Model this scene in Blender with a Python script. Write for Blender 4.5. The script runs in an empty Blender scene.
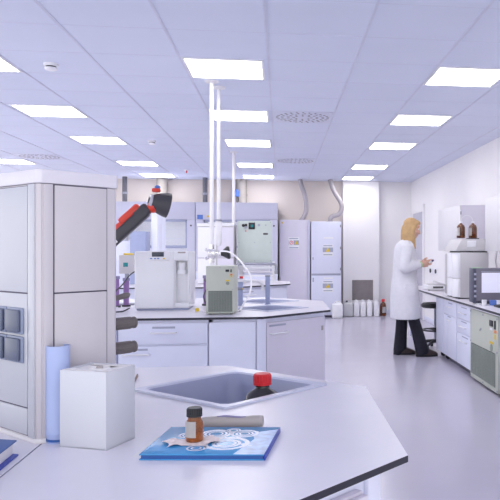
import bpy, bmesh, math, random
from mathutils import Vector, Matrix, Euler
random.seed(7)
sc = bpy.context.scene
COL = sc.collection
R = math.radians

# ------------------------------------------------------------------ materials
def mat(name, col, rough=.5, metal=0., var=.03, scale=12., bump=0., spec=.5, coat=0., trans=0., emit=None, estr=0., sss=0., bscale=None, ior=None):
    m = bpy.data.materials.new(name); m.use_nodes = True
    nt = m.node_tree; b = nt.nodes['Principled BSDF']
    b.inputs['Roughness'].default_value = rough
    b.inputs['Metallic'].default_value = metal
    b.inputs['Specular IOR Level'].default_value = spec
    b.inputs['Coat Weight'].default_value = coat
    b.inputs['Transmission Weight'].default_value = trans
    if ior: b.inputs['IOR'].default_value = ior
    if sss:
        b.inputs['Subsurface Weight'].default_value = sss
        b.inputs['Subsurface Radius'].default_value = (.01, .004, .002)
    tc = nt.nodes.new('ShaderNodeTexCoord')
    nz = nt.nodes.new('ShaderNodeTexNoise'); nz.inputs['Scale'].default_value = scale; nz.inputs['Detail'].default_value = 4
    nt.links.new(tc.outputs['Object'], nz.inputs['Vector'])
    rp = nt.nodes.new('ShaderNodeValToRGB')
    rp.color_ramp.elements[0].position = .3; rp.color_ramp.elements[1].position = .7
    rp.color_ramp.elements[0].color = tuple(max(0, c*(1-var)) for c in col) + (1,)
    rp.color_ramp.elements[1].color = tuple(min(1, c*(1+var)) for c in col) + (1,)
    nt.links.new(nz.outputs['Fac'], rp.inputs['Fac'])
    nt.links.new(rp.outputs['Color'], b.inputs['Base Color'])
    if emit:
        b.inputs['Emission Color'].default_value = emit + (1,)
        b.inputs['Emission Strength'].default_value = estr
    if bump:
        n2 = nt.nodes.new('ShaderNodeTexNoise'); n2.inputs['Scale'].default_value = bscale or scale*6
        nt.links.new(tc.outputs['Object'], n2.inputs['Vector'])
        bp = nt.nodes.new('ShaderNodeBump'); bp.inputs['Strength'].default_value = bump; bp.inputs['Distance'].default_value = .002
        nt.links.new(n2.outputs['Fac'], bp.inputs['Height']); nt.links.new(bp.outputs['Normal'], b.inputs['Normal'])
    return m

def glass_mat(name, tint, refl):
    m = bpy.data.materials.new(name); m.use_nodes = True
    nt = m.node_tree; nt.nodes.remove(nt.nodes['Principled BSDF'])
    t = nt.nodes.new('ShaderNodeBsdfTransparent'); t.inputs[0].default_value = tint + (1,)
    g = nt.nodes.new('ShaderNodeBsdfGlossy'); g.inputs['Roughness'].default_value = .05
    mx = nt.nodes.new('ShaderNodeMixShader'); mx.inputs[0].default_value = refl
    nt.links.new(t.outputs[0], mx.inputs[1]); nt.links.new(g.outputs[0], mx.inputs[2])
    nt.links.new(mx.outputs[0], nt.nodes['Material Output'].inputs[0])
    return m

M = {}
M['floor'] = mat('floor_vinyl', (.575, .55, .66), .2, var=.03, scale=1.3, bump=.05, bscale=30)
M['ceil'] = mat('ceiling_tile', (.745, .785, .935), .9, var=.012, scale=2, bump=.1, bscale=300)
M['rail'] = mat('ceiling_rail', (.71, .73, .87), .6)
M['seam'] = mat('ceiling_seam', (.67, .69, .84), .8)
M['cream'] = mat('cream_wall', (.71, .645, .61), .85, var=.015, scale=2)
M['wall'] = mat('white_wall', (.91, .89, .92), .8, var=.01, scale=2)
M['lam'] = mat('worktop_laminate', (.79, .765, .835), .3, var=.025, scale=5, bump=.04, bscale=400)
M['lamedge'] = mat('worktop_edge', (.02, .02, .035), .4)
M['joint'] = mat('worktop_joint', (.40, .40, .52), .5)
M['cab'] = mat('cabinet_paint', (.79, .81, .96), .4, var=.01)
M['cabp'] = mat('cabinet_grey_paint', (.75, .72, .83), .45, var=.01)
M['fume'] = mat('fume_hood_paint', (.61, .61, .75), .45, var=.01)
M['gap'] = mat('dark_gap', (.13, .12, .17), .7)
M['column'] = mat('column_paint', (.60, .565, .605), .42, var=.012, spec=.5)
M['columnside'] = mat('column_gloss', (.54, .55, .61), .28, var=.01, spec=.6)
M['lid'] = mat('column_trim', (.73, .71, .79), .4)
M['socket'] = mat('socket_flap', (.10, .12, .19), .35)
M['sockethi'] = mat('socket_frame', (.27, .31, .44), .4)
M['white'] = mat('white_plastic', (.90, .90, .95), .35, var=.01)
M['card'] = mat('white_card', (.66, .67, .73), .5, var=.01)
M['whitep'] = mat('white_paper', (.86, .84, .84), .8, var=.03, scale=30)
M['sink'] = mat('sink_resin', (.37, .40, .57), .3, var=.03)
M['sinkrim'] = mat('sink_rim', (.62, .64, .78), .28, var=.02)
M['amber'] = mat('amber_glass', (.18, .05, .012), .08, var=.15, trans=.35, coat=.6)
M['ambl'] = mat('light_amber_glass', (.42, .12, .02), .08, var=.15, trans=.55, coat=.6, ior=1.3)
M['darkglass'] = mat('dark_bottle_glass', (.012, .007, .008), .08, coat=.4)
M['red'] = mat('red_plastic', (.72, .02, .03), .4)
M['redarm'] = mat('arm_red_plastic', (.75, .055, .03), .35)
M['black'] = mat('black_plastic', (.018, .018, .022), .4)
M['dark'] = mat('dark_grey_plastic', (.06, .058, .068), .45)
M['tap'] = mat('tap_grey_plastic', (.15, .13, .13), .45)
M['blue'] = mat('blue_cover', (.05, .31, .64), .22, var=.06, scale=20)
M['bluep'] = mat('pale_blue_print', (.36, .52, .84), .3, var=.3, scale=60)
M['blued'] = mat('dark_blue_binder', (.03, .11, .37), .4)
M['bluespine'] = mat('deep_blue_edge', (.015, .05, .42), .4)
M['ring'] = mat('printed_white', (.82, .86, .95), .35)
M['tube'] = mat('pale_blue_card', (.42, .50, .78), .5)
M['tan'] = mat('grey_beige_plastic', (.43, .39, .38), .4, var=.04)
M['purplegrey'] = mat('mauve_grip', (.27, .24, .42), .5)
M['green'] = mat('green_grey_paint', (.57, .60, .52), .5, var=.02)
M['greend'] = mat('grille_green', (.30, .34, .30), .6)
M['grillgap'] = mat('grille_gap', (.13, .15, .14), .7)
M['paleg'] = mat('pale_green_panel', (.58, .65, .62), .45)
M['chrome'] = mat('chrome', (.75, .74, .76), .22, 1., var=.02)
M['alu'] = mat('painted_aluminium', (.52, .51, .58), .4, .3)
M['pole'] = mat('pole_white_enamel', (.84, .83, .87), .3)
M['steel'] = mat('grey_steel', (.34, .35, .42), .4, .5)
M['duct'] = mat('flexible_duct', (.40, .37, .41), .5, .2)
M['ductb'] = mat('beige_duct', (.38, .35, .33), .6)
M['darkpipe'] = mat('dark_pipe', (.13, .13, .16), .5)
M['post'] = mat('blue_grey_post', (.38, .43, .64), .4)
M['hose'] = mat('white_hose', (.88, .87, .92), .35)
M['yellow'] = mat('hazard_yellow', (.85, .62, .04), .5)
M['signgrey'] = mat('label_grey', (.42, .44, .56), .5)
M['signblue'] = mat('label_blue', (.10, .2, .58), .5)
M['orange'] = mat('label_orange', (.85, .25, .05), .5)
M['grill'] = mat('brown_grey_grille', (.30, .27, .28), .6, var=.05)
M['jerry'] = mat('jerrycan_white', (.90, .90, .94), .4)
M['jerryt'] = mat('jerrycan_translucent', (.70, .71, .74), .35, trans=.15)
M['coat'] = mat('white_cotton', (.77, .765, .83), .9, var=.03, scale=25, bump=.25, bscale=60)
M['trouser'] = mat('black_cloth', (.012, .012, .022), .9, var=.2, scale=30)
M['shoe'] = mat('brown_leather', (.055, .038, .035), .4)
M['skin'] = mat('skin', (.72, .43, .33), .5, var=.05, sss=.1)
M['lips'] = mat('lips', (.55, .20, .18), .4)
M['eyew'] = mat('eye_white', (.8, .78, .76), .3)
M['hair'] = mat('blonde_hair', (.56, .36, .17), .45, var=.12, scale=18, bump=.1, bscale=60)
M['purple'] = mat('purple_plastic', (.30, .17, .42), .4)
M['violet'] = mat('violet_cap', (.10, .06, .16), .4)
M['lime'] = mat('lime_band', (.45, .75, .42), .5)
M['bezel'] = mat('monitor_bezel', (.20, .19, .24), .35)
M['bezeld'] = mat('monitor_side', (.08, .085, .13), .4)
M['screen'] = mat('lit_screen', (.3, .3, .35), .3, emit=(.66, .66, .88), estr=.75)
M['lcd'] = mat('lcd_dark', (.05, .06, .09), .2)
M['lcdg'] = mat('lcd_teal', (.02, .25, .28), .2)
M['lamp'] = mat('light_diffuser', (.9, .9, .9), .6, emit=(1, .985, .955), estr=10.)
M['ivory'] = mat('ivory_plastic', (.64, .62, .65), .4, var=.01)
M['wcab'] = mat('wall_cabinet_paint', (.77, .76, .81), .45, var=.01)
M['door'] = mat('door_grey', (.52, .51, .60), .45)
M['glass'] = glass_mat('clear_glass', (.96, .97, .98), .06)
M['sachet'] = mat('pink_paper', (.90, .79, .77), .7, var=.1, scale=90)
M['brownp'] = mat('brown_board', (.38, .26, .19), .7)
M['stool'] = mat('stool_black', (.02, .02, .026), .5)

# ------------------------------------------------------------------ mesh builder
class MB:
    def __init__(s): s.bm = bmesh.new()
    def _merge(s, tb, mi, mtx=None, smooth=True):
        if mtx is not None: bmesh.ops.transform(tb, matrix=mtx, verts=tb.verts)
        bmesh.ops.recalc_face_normals(tb, faces=tb.faces)
        vm = {v: s.bm.verts.new(v.co) for v in tb.verts}
        for f in tb.faces:
            try: nf = s.bm.faces.new([vm[v] for v in f.verts])
            except ValueError: continue
            nf.material_index = mi if mi is not None else f.material_index
            nf.smooth = smooth
        tb.free(); return s
    def box(s, x0, x1, y0, y1, z0, z1, b=0., m=0, mtx=None, seg=2):
        tb = bmesh.new()
        bmesh.ops.create_cube(tb, size=1)
        for v in tb.verts:
            v.co = Vector((x0+(v.co.x+.5)*(x1-x0), y0+(v.co.y+.5)*(y1-y0), z0+(v.co.z+.5)*(z1-z0)))
        if b: bmesh.ops.bevel(tb, geom=list(tb.edges), offset=b, segments=seg, affect='EDGES', profile=.5, clamp_overlap=True)
        return s._merge(tb, m, mtx)
    def prism(s, pts, z0, z1, b=0., m=0, mtx=None, seg=2):
        tb = bmesh.new()
        lo = [tb.verts.new((x, y, z0)) for x, y in pts]; hi = [tb.verts.new((x, y, z1)) for x, y in pts]
        n = len(pts)
        tb.faces.new(lo[::-1]); tb.faces.new(hi)
        for i in range(n): tb.faces.new((lo[i], lo[(i+1) % n], hi[(i+1) % n], hi[i]))
        bmesh.ops.recalc_face_normals(tb, faces=tb.faces)
        if b: bmesh.ops.bevel(tb, geom=list(tb.edges), offset=b, segments=seg, affect='EDGES', profile=.5, clamp_overlap=True)
        return s._merge(tb, m, mtx)
    def lathe(s, prof, n=28, m=0, mtx=None, ms=None):
        tb = bmesh.new(); rings = []
        for r, z in prof:
            if r <= 1e-6: rings.append([tb.verts.new((0, 0, z))])
            else: rings.append([tb.verts.new((r*math.cos(2*math.pi*i/n), r*math.sin(2*math.pi*i/n), z)) for i in range(n)])
        for k in range(len(rings)-1):
            a, b = rings[k], rings[k+1]
            for i in range(n):
                j = (i+1) % n
                if len(a) == 1 and len(b) == 1: continue
                if len(a) == 1: f = tb.faces.new((a[0], b[j], b[i]))
                elif len(b) == 1: f = tb.faces.new((a[i], a[j], b[0]))
                else: f = tb.faces.new((a[i], a[j], b[j], b[i]))
                f.material_index = ms[k] if ms else m
        return s._merge(tb, None, mtx)
    def cyl(s, p0, p1, r0, r1=None, n=20, m=0):
        r1 = r0 if r1 is None else r1
        p0, p1 = Vector(p0), Vector(p1); d = p1-p0; L = d.length
        q = d.to_track_quat('Z', 'Y').to_matrix().to_4x4(); q.translation = p0
        return s.lathe([(0, 0), (r0, 0), (r1, L), (0, L)], n, m, q)
    def tube(s, pts, r, n=12, m=0, sub=6, corr=0.):
        P = [Vector(p) for p in pts]
        rr = r if isinstance(r, (list, tuple)) else [r]*len(P)
        Q, RR = [], []
        if sub > 1 and len(P) > 2:
            for i in range(len(P)-1):
                a = P[max(i-1, 0)]; b = P[i]; c = P[i+1]; d = P[min(i+2, len(P)-1)]
                for k in range(sub):
                    t = k/sub
                    Q.append(.5*((2*b)+(c-a)*t+(2*a-5*b+4*c-d)*t*t+(3*b-a-3*c+d)*t**3)); RR.append(rr[i]*(1-t)+rr[i+1]*t)
            Q.append(P[-1]); RR.append(rr[-1])
        else: Q, RR = P, list(rr)
        tb = bmesh.new(); rings = []
        T = (Q[1]-Q[0]).normalized(); N = T.orthogonal().normalized()
        for i, p in enumerate(Q):
            t = (Q[min(i+1, len(Q)-1)]-Q[max(i-1, 0)]).normalized()
            N = (N - t*N.dot(t)).normalized(); B = t.cross(N)
            rad = RR[i]*(1+(corr if i % 2 else -corr))
            rings.append([tb.verts.new(p+N*rad*math.cos(2*math.pi*k/n)+B*rad*math.sin(2*math.pi*k/n)) for k in range(n)])
        for a, b in zip(rings, rings[1:]):
            for i in range(n): tb.faces.new((a[i], a[(i+1) % n], b[(i+1) % n], b[i]))
        tb.faces.new(rings[0][::-1]); tb.faces.new(rings[-1])
        return s._merge(tb, m)
    def ell(s, c, r, rot=(0, 0, 0), m=0, u=20, v=14):
        tb = bmesh.new(); bmesh.ops.create_uvsphere(tb, u_segments=u, v_segments=v, radius=1)
        mt = Matrix.Translation(c) @ Euler(rot).to_matrix().to_4x4() @ Matrix.Diagonal((r[0], r[1], r[2], 1))
        return s._merge(tb, m, mt)
    def loft(s, secs, n=24, m=0):
        # secs: (cx, cy, z, rx, ry)
        tb = bmesh.new(); rings = []
        for cx, cy, z, rx, ry in secs:
            rings.append([tb.verts.new((cx+rx*math.cos(2*math.pi*i/n), cy+ry*math.sin(2*math.pi*i/n), z)) for i in range(n)])
        for a, b in zip(rings, rings[1:]):
            for i in range(n): tb.faces.new((a[i], a[(i+1) % n], b[(i+1) % n], b[i]))
        tb.faces.new(rings[0][::-1]); tb.faces.new(rings[-1])
        return s._merge(tb, m)
    def plate_holes(s, outer, holes, z0, z1, m=0, me=0):
        tb = bmesh.new()
        def loop(p):
            vs = [tb.verts.new((x, y, z1)) for x, y in p]
            return [tb.edges.new((vs[i], vs[(i+1) % len(vs)])) for i in range(len(vs))]
        es = loop(outer)
        for h in holes: es += loop(h)
        bmesh.ops.triangle_fill(tb, use_beauty=True, use_dissolve=False, edges=es)
        top = list(tb.faces)
        ret = bmesh.ops.extrude_face_region(tb, geom=top)
        ev = [g for g in ret['geom'] if isinstance(g, bmesh.types.BMVert)]
        for v in ev: v.co.z = z0
        bmesh.ops.recalc_face_normals(tb, faces=tb.faces)
        for f in tb.faces: f.material_index = me if abs(f.normal.z) < .5 else m
        return s._merge(tb, None, None, False)
    def build(s, name, mats, parent=None, ang=.6, remesh=0., smooth_it=0):
        me = bpy.data.meshes.new(name)
        mats = mats if isinstance(mats, (list, tuple)) else [mats]
        if not remesh:
            s.bm.normal_update()
            for e in s.bm.edges:
                if len(e.link_faces) == 2 and e.calc_face_angle(0) > ang: e.smooth = False
        s.bm.to_mesh(me); s.bm.free()
        for k in mats: me.materials.append(M[k])
        o = bpy.data.objects.new(name, me); COL.objects.link(o)
        if remesh:
            md = o.modifiers.new('r', 'REMESH'); md.mode = 'VOXEL'; md.voxel_size = remesh; md.use_smooth_shade = True
            if smooth_it:
                m2 = o.modifiers.new('s', 'SMOOTH'); m2.iterations = smooth_it; m2.factor = .5
            dg = bpy.context.evaluated_depsgraph_get()
            nm = bpy.data.meshes.new_from_object(o.evaluated_get(dg)); nm.name = name
            o.modifiers.clear(); o.data = nm
            if not len(nm.materials):
                for k in mats: nm.materials.append(M[k])
            for p in nm.polygons: p.use_smooth = True
        if parent: o.parent = parent
        return o

def tag(o, label, cat, group=None):
    o['label'] = label; o['category'] = cat
    if group: o['group'] = group
    return o
def thing(name, label, cat, loc=(0, 0, 0), rz=0., group=None):
    o = bpy.data.objects.new(name, None); COL.objects.link(o)
    o.empty_display_size = .05
    o.location = loc; o.rotation_euler = (0, 0, R(rz))
    return tag(o, label, cat, group)
def struct(o): o['kind'] = 'structure'; return o
def copy_tree(o, parent=None):
    c = o.copy(); COL.objects.link(c)
    if parent: c.parent = parent
    for ch in list(o.children): copy_tree(ch, c)
    return c

def xf(x=0, y=0, z=0, rx=0, ry=0, rz=0):
    return Matrix.Translation((x, y, z)) @ Euler((R(rx), R(ry), R(rz))).to_matrix().to_4x4()

# ------------------------------------------------------------------ camera and light
F = 700.
cam = bpy.data.cameras.new('camera'); co = bpy.data.objects.new('camera', cam); COL.objects.link(co)
cam.sensor_width = 36; cam.sensor_fit = 'HORIZONTAL'; cam.lens = F/500*36
cam.shift_x = -.25; cam.shift_y = -.0014; cam.clip_start = .05
co.location = (0, 0, 1.30); co.rotation_euler = (R(90), 0, -math.atan(94/F))
sc.camera = co
sc.view_settings.view_transform = 'Standard'; sc.view_settings.look = 'None'
sc.view_settings.gamma = 1; sc.view_settings.use_curve_mapping = False
sc.view_settings.exposure = .07

w = bpy.data.worlds.new('daylight'); sc.world = w; w.use_nodes = True
nt = w.node_tree; bg = nt.nodes['Background']
tc = nt.nodes.new('ShaderNodeTexCoord'); sx = nt.nodes.new('ShaderNodeSeparateXYZ'); rp = nt.nodes.new('ShaderNodeValToRGB')
nt.links.new(tc.outputs['Generated'], sx.inputs[0]); nt.links.new(sx.outputs['Z'], rp.inputs[0])
rp.color_ramp.elements[0].color = (.97, .965, .97, 1); rp.color_ramp.elements[1].color = (1, .99, .99, 1)
nt.links.new(rp.outputs[0], bg.inputs[0]); bg.inputs[1].default_value = 1.85

# ------------------------------------------------------------------ room shell
XR, YB, ZC = 2.62, 14.0, 2.66
XL = -6.2
struct(MB().box(XL, XR, -1.2, YB, -.1, 0).build('floor', 'floor'))
rows = [5.08, 6.94, 8.79, 11.16, 12.98]
PX = .6205
gx = [-.711+PX*k for k in range(-9, 6)]
seams = [3.21, 3.83, 4.45, 5.07, 5.69, 6.31, 6.93, 7.55, 8.17, 8.78, 9.40, 10.02, 10.64, 11.15, 11.77, 12.39, 13.05, 13.67]
cb = MB().box(XL, XR, -1.2, YB, ZC, ZC+.1)
for x in gx:
    cb.box(x-.009, x-.0015, -1.2, YB, ZC-.004, ZC+.01, m=1); cb.box(x+.0015, x+.009, -1.2, YB, ZC-.004, ZC+.01, m=1)
    cb.box(x-.0015, x+.0015, -1.2, YB, ZC-.002, ZC+.01, m=2)
for y in seams: cb.box(XL, XR, y-.002, y+.002, ZC-.001, ZC+.01, m=2)
struct(cb.build('ceiling', ['ceil', 'rail', 'seam']))
struct(MB().box(XL, XR+.15, YB, YB+.15, 0, ZC+.1).build('wall_back', 'cream'))
struct(MB().box(XR, XR+.15, -1.2, YB, 0, ZC+.1).build('wall_right', 'wall'))
struct(MB().box(1.22, 1.94, 13.83, YB, 0, ZC).build('wall_pilaster', 'wall'))
struct(MB().box(1.93, XR, 13.985, YB, 0, ZC).build('wall_corner', 'wall'))
struct(MB().box(1.95, XR, 13.972, 13.985, 0, .08, .003).build('baseboard_back', 'cab'))
struct(MB().box(XR-.013, XR, 10.4, 12.62, 0, .08, .003).build('baseboard_right', 'cab'))
# door in the right wall
d = bpy.data.objects.new('door_1', None); COL.objects.link(d); struct(d); d.location = (XR, 13.2, 0)
f = MB(); f.box(-.03, 0, -.56, -.49, 0, 2.0, .004); f.box(-.03, 0, .49, .56, 0, 2.0, .004); f.box(-.03, 0, -.56, .56, 2.0, 2.14, .004)
f.build('door_frame', 'wall', d)
MB().box(-.015, 0, -.49, .49, .005, 2.0, .003).build('door_leaf', 'door', d)
g = MB(); g.cyl((-.015, -.40, 1.02), (-.06, -.40, 1.02), .01); g.cyl((-.055, -.41, 1.02), (-.055, -.29, 1.02), .009); g.build('door_handle', 'steel', d)

# ------------------------------------------------------------------ ceiling fittings
def ceiling_light(x0, y0, label, dx=-.012):
    t = thing('ceiling_light', label, 'ceiling light', (x0+PX/2+dx, y0+.30, ZC), 0, 'square ceiling light panels')
    h = .287
    f = MB()
    for a in ((-h, h, -h, -h+.018), (-h, h, h-.018, h), (-h, -h+.018, -h+.018, h-.018), (h-.018, h, -h+.018, h-.018)):
        f.box(a[0], a[1], a[2], a[3], -.008, 0, .001)
    f.build('frame', 'white', t)
    MB().box(-h+.018, h-.018, -h+.018, h-.018, -.005, 0).build('diffuser', 'lamp', t)
    return t
ordn = ['nearest', 'second nearest', 'middle', 'second farthest', 'farthest']
for nm, c, rr in (('left of the ceiling poles', gx[6], range(5)), ('directly above the ceiling poles', gx[9], range(5)), ('on the right above the side bench', gx[12], range(5))):
    for k in rr: ceiling_light(c, rows[k], f'{ordn[k]} glowing square ceiling panel in the row {nm}', .02 if c < -2 else -.012)
ceiling_light(gx[3], rows[3], 'glowing square ceiling panel at far left edge, above the pale cabinet column')
ceiling_light(gx[3], rows[4], 'farthest left glowing ceiling panel, just over the cabinet column top')
def vent(x0, y0, dy, label):
    t = thing('ceiling_vent', label, 'ceiling vent', (x0+PX/2, y0+dy/2, ZC), 0, 'perforated ceiling air vents')
    v = MB().box(-.295, .295, -dy/2+.01, dy/2-.01, -.005, 0, .001)
    for k, (rad, n) in enumerate(((.09, 8), (.15, 14), (.21, 20), (.26, 26))):
        for i in range(n):
            a = 2*math.pi*i/n+k*.2
            mt = Matrix.Diagonal((1, dy/.62, 1, 1)) @ Euler((0, 0, a)).to_matrix().to_4x4() @ Matrix.Translation((rad, 0, 0))
            v.box(-.013, .013, -.009, .009, -.0062, -.004, m=1, mtx=mt)
    v.build('perforated_plate', ['rail', 'dark'], t)
vent(gx[10], 6.93, .62, 'perforated square air vent in the ceiling nearest the camera')
vent(gx[10], 10.5, .62, 'farther perforated air vent in the ceiling before the back wall')
vent(gx[4], 10.5, .62, 'perforated air vent in the ceiling at far left')
def detector(x, y, label):
    t = thing('smoke_detector', label, 'smoke detector', (x, y, ZC), 0, 'round smoke detectors')
    MB().lathe([(0, 0), (.052, 0), (.052, -.012), (.046, -.02), (0, -.02)]).build('base', 'white', t)
    b = MB().lathe([(0, -.018), (.036, -.018), (.036, -.03)], 24, 1); b.lathe([(0, -.05), (.028, -.05), (.042, -.042), (.044, -.03), (0, -.03)], 24, 0)
    b.build('head', ['white', 'dark'], t)
detector(-1.67, 5.40, 'white smoke detector on ceiling nearest the camera, upper left')
detector(-1.60, 9.05, 'white smoke detector on ceiling farther back, right of the left light row')
t = thing('sprinkler_head', 'tiny white and red sprinkler head on ceiling close to the back wall', 'sprinkler', (-1.6, 12.3, ZC))
MB().lathe([(0, 0), (.05, 0), (.045, -.012), (0, -.012)]).build('rosette', 'white', t)
MB().cyl((0, 0, -.01), (0, 0, -.055), .010).build('bulb', 'red', t)

# ------------------------------------------------------------------ helpers for furniture
def oct_end(x1, y0, y1, c, x0):
    return [(x0, y0), (x1-c, y0), (x1, y0+c), (x1, y1-c), (x1-c, y1), (x0, y1)]
def worktop(name, pts, holes, label, zt=.9, th=.014):
    mb = MB().plate_holes(pts, holes, zt-th, zt, 0, 1)
    for f_ in mb.bm.faces:
        c_ = f_.calc_center_median()
        if f_.material_index == 1 and abs(c_.x+.489) < .003: f_.material_index = 2
    o = mb.build(name, ['lam', 'lamedge', 'joint'])
    md = o.modifiers.new('b', 'BEVEL'); md.width = .0015; md.segments = 2; md.limit_method = 'ANGLE'; md.angle_limit = R(50)
    return tag(o, label, 'worktop')
def sq(cx, cy, h, ang):
    a = R(ang)
    return [(cx+x*math.cos(a)-y*math.sin(a), cy+x*math.sin(a)+y*math.cos(a)) for x, y in ((-h, -h), (h, -h), (h, h), (-h, h))]
def rsq(hx, hy, r, n=5):
    out = []
    for cx, cy, a0 in ((hx-r, hy-r, 0), (-hx+r, hy-r, 90), (-hx+r, -hy+r, 180), (hx-r, -hy+r, 270)):
        for k in range(n+1):
            a = R(a0+90*k/n); out.append((cx+r*math.cos(a), cy+r*math.sin(a)))
    return out
def sink(cx, cy, ho, ang, depth, label, lx=1.):
    t = thing('sink', label, 'sink', (cx, cy, .9), ang, 'drop-in sinks in the worktops')
    hi = ho-.026
    r = MB()
    tb = bmesh.new(); L = []
    for h, rad, z in ((ho, .008, .0005), (ho-.002, .008, .006), (hi+.004, .028, .006), (hi, .03, .001)):
        L.append([tb.verts.new((x*lx, y, z)) for x, y in rsq(h, h, rad)])
    for a, b in zip(L, L[1:]):
        for i in range(len(a)): tb.faces.new((a[i], a[(i+1) % len(a)], b[(i+1) % len(a)], b[i]))
    r._merge(tb, 0); r.build('rim', 'sinkrim', t)
    tb = bmesh.new(); L = []
    for h, rad, z in ((hi, .03, .001), (hi-.006, .035, -.012), (hi-.02, .04, -depth+.03), (hi-.032, .045, -depth+.008), (hi-.05, .05, -depth)):
        L.append([tb.verts.new((x*lx, y, z)) for x, y in rsq(h, h, rad)])
    for a, b in zip(L, L[1:]):
        for i in range(len(a)): tb.faces.new((a[i], a[(i+1) % len(a)], b[(i+1) % len(a)], b[i]))
    tb.faces.new(L[-1])
    for f in tb.faces: pass
    q = MB(); q._merge(tb, 0); q.build('basin', 'sink', t, ang=1.)
    MB().lathe([(0, .002), (.022, .002), (.024, 0), (0, 0)], 20, 0, Matrix.Translation((0, 0, -depth+.001))).build('drain', 'steel', t)
    return t
def front(t, name, x0, x1, z0, z1, y=0., slot=None, handle=None, m='cab', hside=None):
    """a door or drawer front on local plane y (facing -y), with label slot and handle"""
    p = MB().box(x0, x1, y-.018, y, z0, z1, .002).build(name, m, t)
    if slot:
        q = MB(); q.box(slot[0], slot[1], y-.0195, y-.017, slot[2]-.006, slot[2]+.006, .001); q.build('label_slot', 'signgrey', p)
    if handle:
        a, b, z = handle
        h = MB(); h.tube([(a, y-.017, z), (a, y-.040, z), (a+.004, y-.044, z), (b-.004, y-.044, z), (b, y-.040, z), (b, y-.017, z)], .0055, 8, 0, 1)
        h.build('handle', 'white', p)
    return p

# ------------------------------------------------------------------ NEAR ISLAND
SC = (-.142, 2.056)
nend = oct_end(.245, .91, 2.457, .43, -.4875)
worktop('island_worktop', nend, [sq(SC[0], SC[1], .179, 46)], 'pale lavender worktop end of the front island, holding the sink and blue book')
worktop('island_worktop', [(-1.6, .91), (-.49, .91), (-.49, 2.457), (-1.6, 2.457)], [], 'left section of the front island worktop, under the cabinet column and blue binder')
sink(SC[0], SC[1], .198, 46, .175, 'blue-grey sink set diamond-wise in the front worktop, holding a red-capped bottle')
t = thing('base_cabinet', 'pale base cabinet with drawers under the angled end of front worktop', 'cabinet', (0, 0, 0))
ins = .055
b = MB()
body = oct_end(.245-ins, .91+ins, 2.457-ins, .43-ins*.35, -.46)
# hollow at the sink: lower body plus side walls
b.prism(body, .1, .69, .002)
b.prism(oct_end(.245-ins-.05, .96+ins, 2.407-ins, .42, -.44), 0, .1)
# upper carcass rails
n = len(body)
for i in range(n):
    p, q = Vector(body[i]), Vector(body[(i+1) % n]); dv = (q-p); L = dv.length; a = math.degrees(math.atan2(dv.y, dv.x))
    b.box(0, L, 0, .02, .69, .8855, .0, 0, xf(p.x, p.y, 0, 0, 0, a))
b.build('carcass', 'cab', t)
p, q = Vector(body[1]), Vector(body[2]); dv = q-p; L = dv.length; a = math.degrees(math.atan2(dv.y, dv.x))
ch = bpy.data.objects.new('drawer_bank', None); COL.objects.link(ch); ch.parent = t; ch.location = (p.x, p.y, 0); ch.rotation_euler = (0, 0, math.atan2(dv.y, dv.x))
for i, (z0, z1) in enumerate(((.715, .845), (.42, .71), (.12, .415))):
    fr = MB(); fr.box(.03, L-.07, -.019, -.001, z0, z1, .003); fr.box(.03, L-.07, -.034, -.019, z1-.03, z1-.004, .006); fr.build('drawer', 'cabp', ch)
MB().box(L-.045, L-.005, -.012, 0, .11, .885, .002).build('corner_post', 'cab', ch)
p, q = Vector(body[2]), Vector(body[3])
t2 = thing('base_cabinet', 'pale cabinet carcass under the left section of front worktop', 'cabinet', (-.52, 1.68, 0))
MB().box(-1.05, .02, -.71, .71, .1, .8855, .003).build('carcass', 'cab', t2); MB().box(-1.05, .0, -.66, .66, 0, .1).build('plinth', 'gap', t2)

# cabinet column (service column) standing on the worktop, 45 degrees
t = thing('cabinet_column', 'tall pale grey cabinet column with sockets standing on front worktop at left', 'cabinet', (-.4945, 1.517, .9), 45)
W1, W2, HC = .183, .42, .566
cf = .008
poly = [(cf, 0), (W1-.008, 0), (W1, .008), (W1, W2), (0, W2), (0, cf)]
MB().prism(poly, 0, HC-.030, .002).build('body', 'column', t)
MB().prism([(cf-.002, -.003), (W1-.006, -.003), (W1+.003, .006), (W1+.003, W2), (-.003, W2), (-.003, cf-.002)], HC-.029, HC, .003).build('top_cap', 'lid', t)
MB().prism([(cf-.004, -.006), (W1-.004, -.006), (W1+.006, .004), (W1+.006, W2), (-.006, W2), (-.006, cf-.004)], 0, .009, .002).build('base_seal', 'whitep', t)
# corner profile strips
MB().box(cf+.003, .0305, -.004, .001, .009, HC-.03, .002).build('corner_strip', 'column', t)
MB().box(-.004, .001, cf+.003, .0365, .009, HC-.03, .002).build('corner_strip', 'columnside', t)
MB().box(-.005, .005, -.0015, .0015, .009, HC-.03, .001, 0, xf(cf/2, cf/2, 0, 0, 0, -45)).build('corner_strip', 'column', t)
def panel_r(x0, x1, z0, z1):
    b = MB(); b.box(x0-.0022, x1+.0022, -.0008, .0005, z0-.0022, z1+.0022); b.build('panel_gap', 'gap', t)
    return MB().box(x0, x1, -.0032, .001, z0, z1, .0012).build('door', 'column', t)
panel_r(.034, W1-.030, .3095, .534); panel_r(.034, W1-.030, .012, .3065)
def panel_l(y0, y1, z0, z1, nm):
    b = MB(); b.box(-.0008, .0005, y0-.0015, y1+.0015, z0-.0015, z1+.0015); b.build('panel_gap', 'gap', t)
    return MB().box(-.0032, .001, y0, y1, z0, z1, .0012).build(nm, 'columnside', t)
panel_l(.040, W2-.02, .3095, .532, 'door'); panel_l(.040, W2-.02, .070, .3065, 'socket_panel'); panel_l(.040, W2-.02, .012, .067, 'lower_panel')
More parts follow.
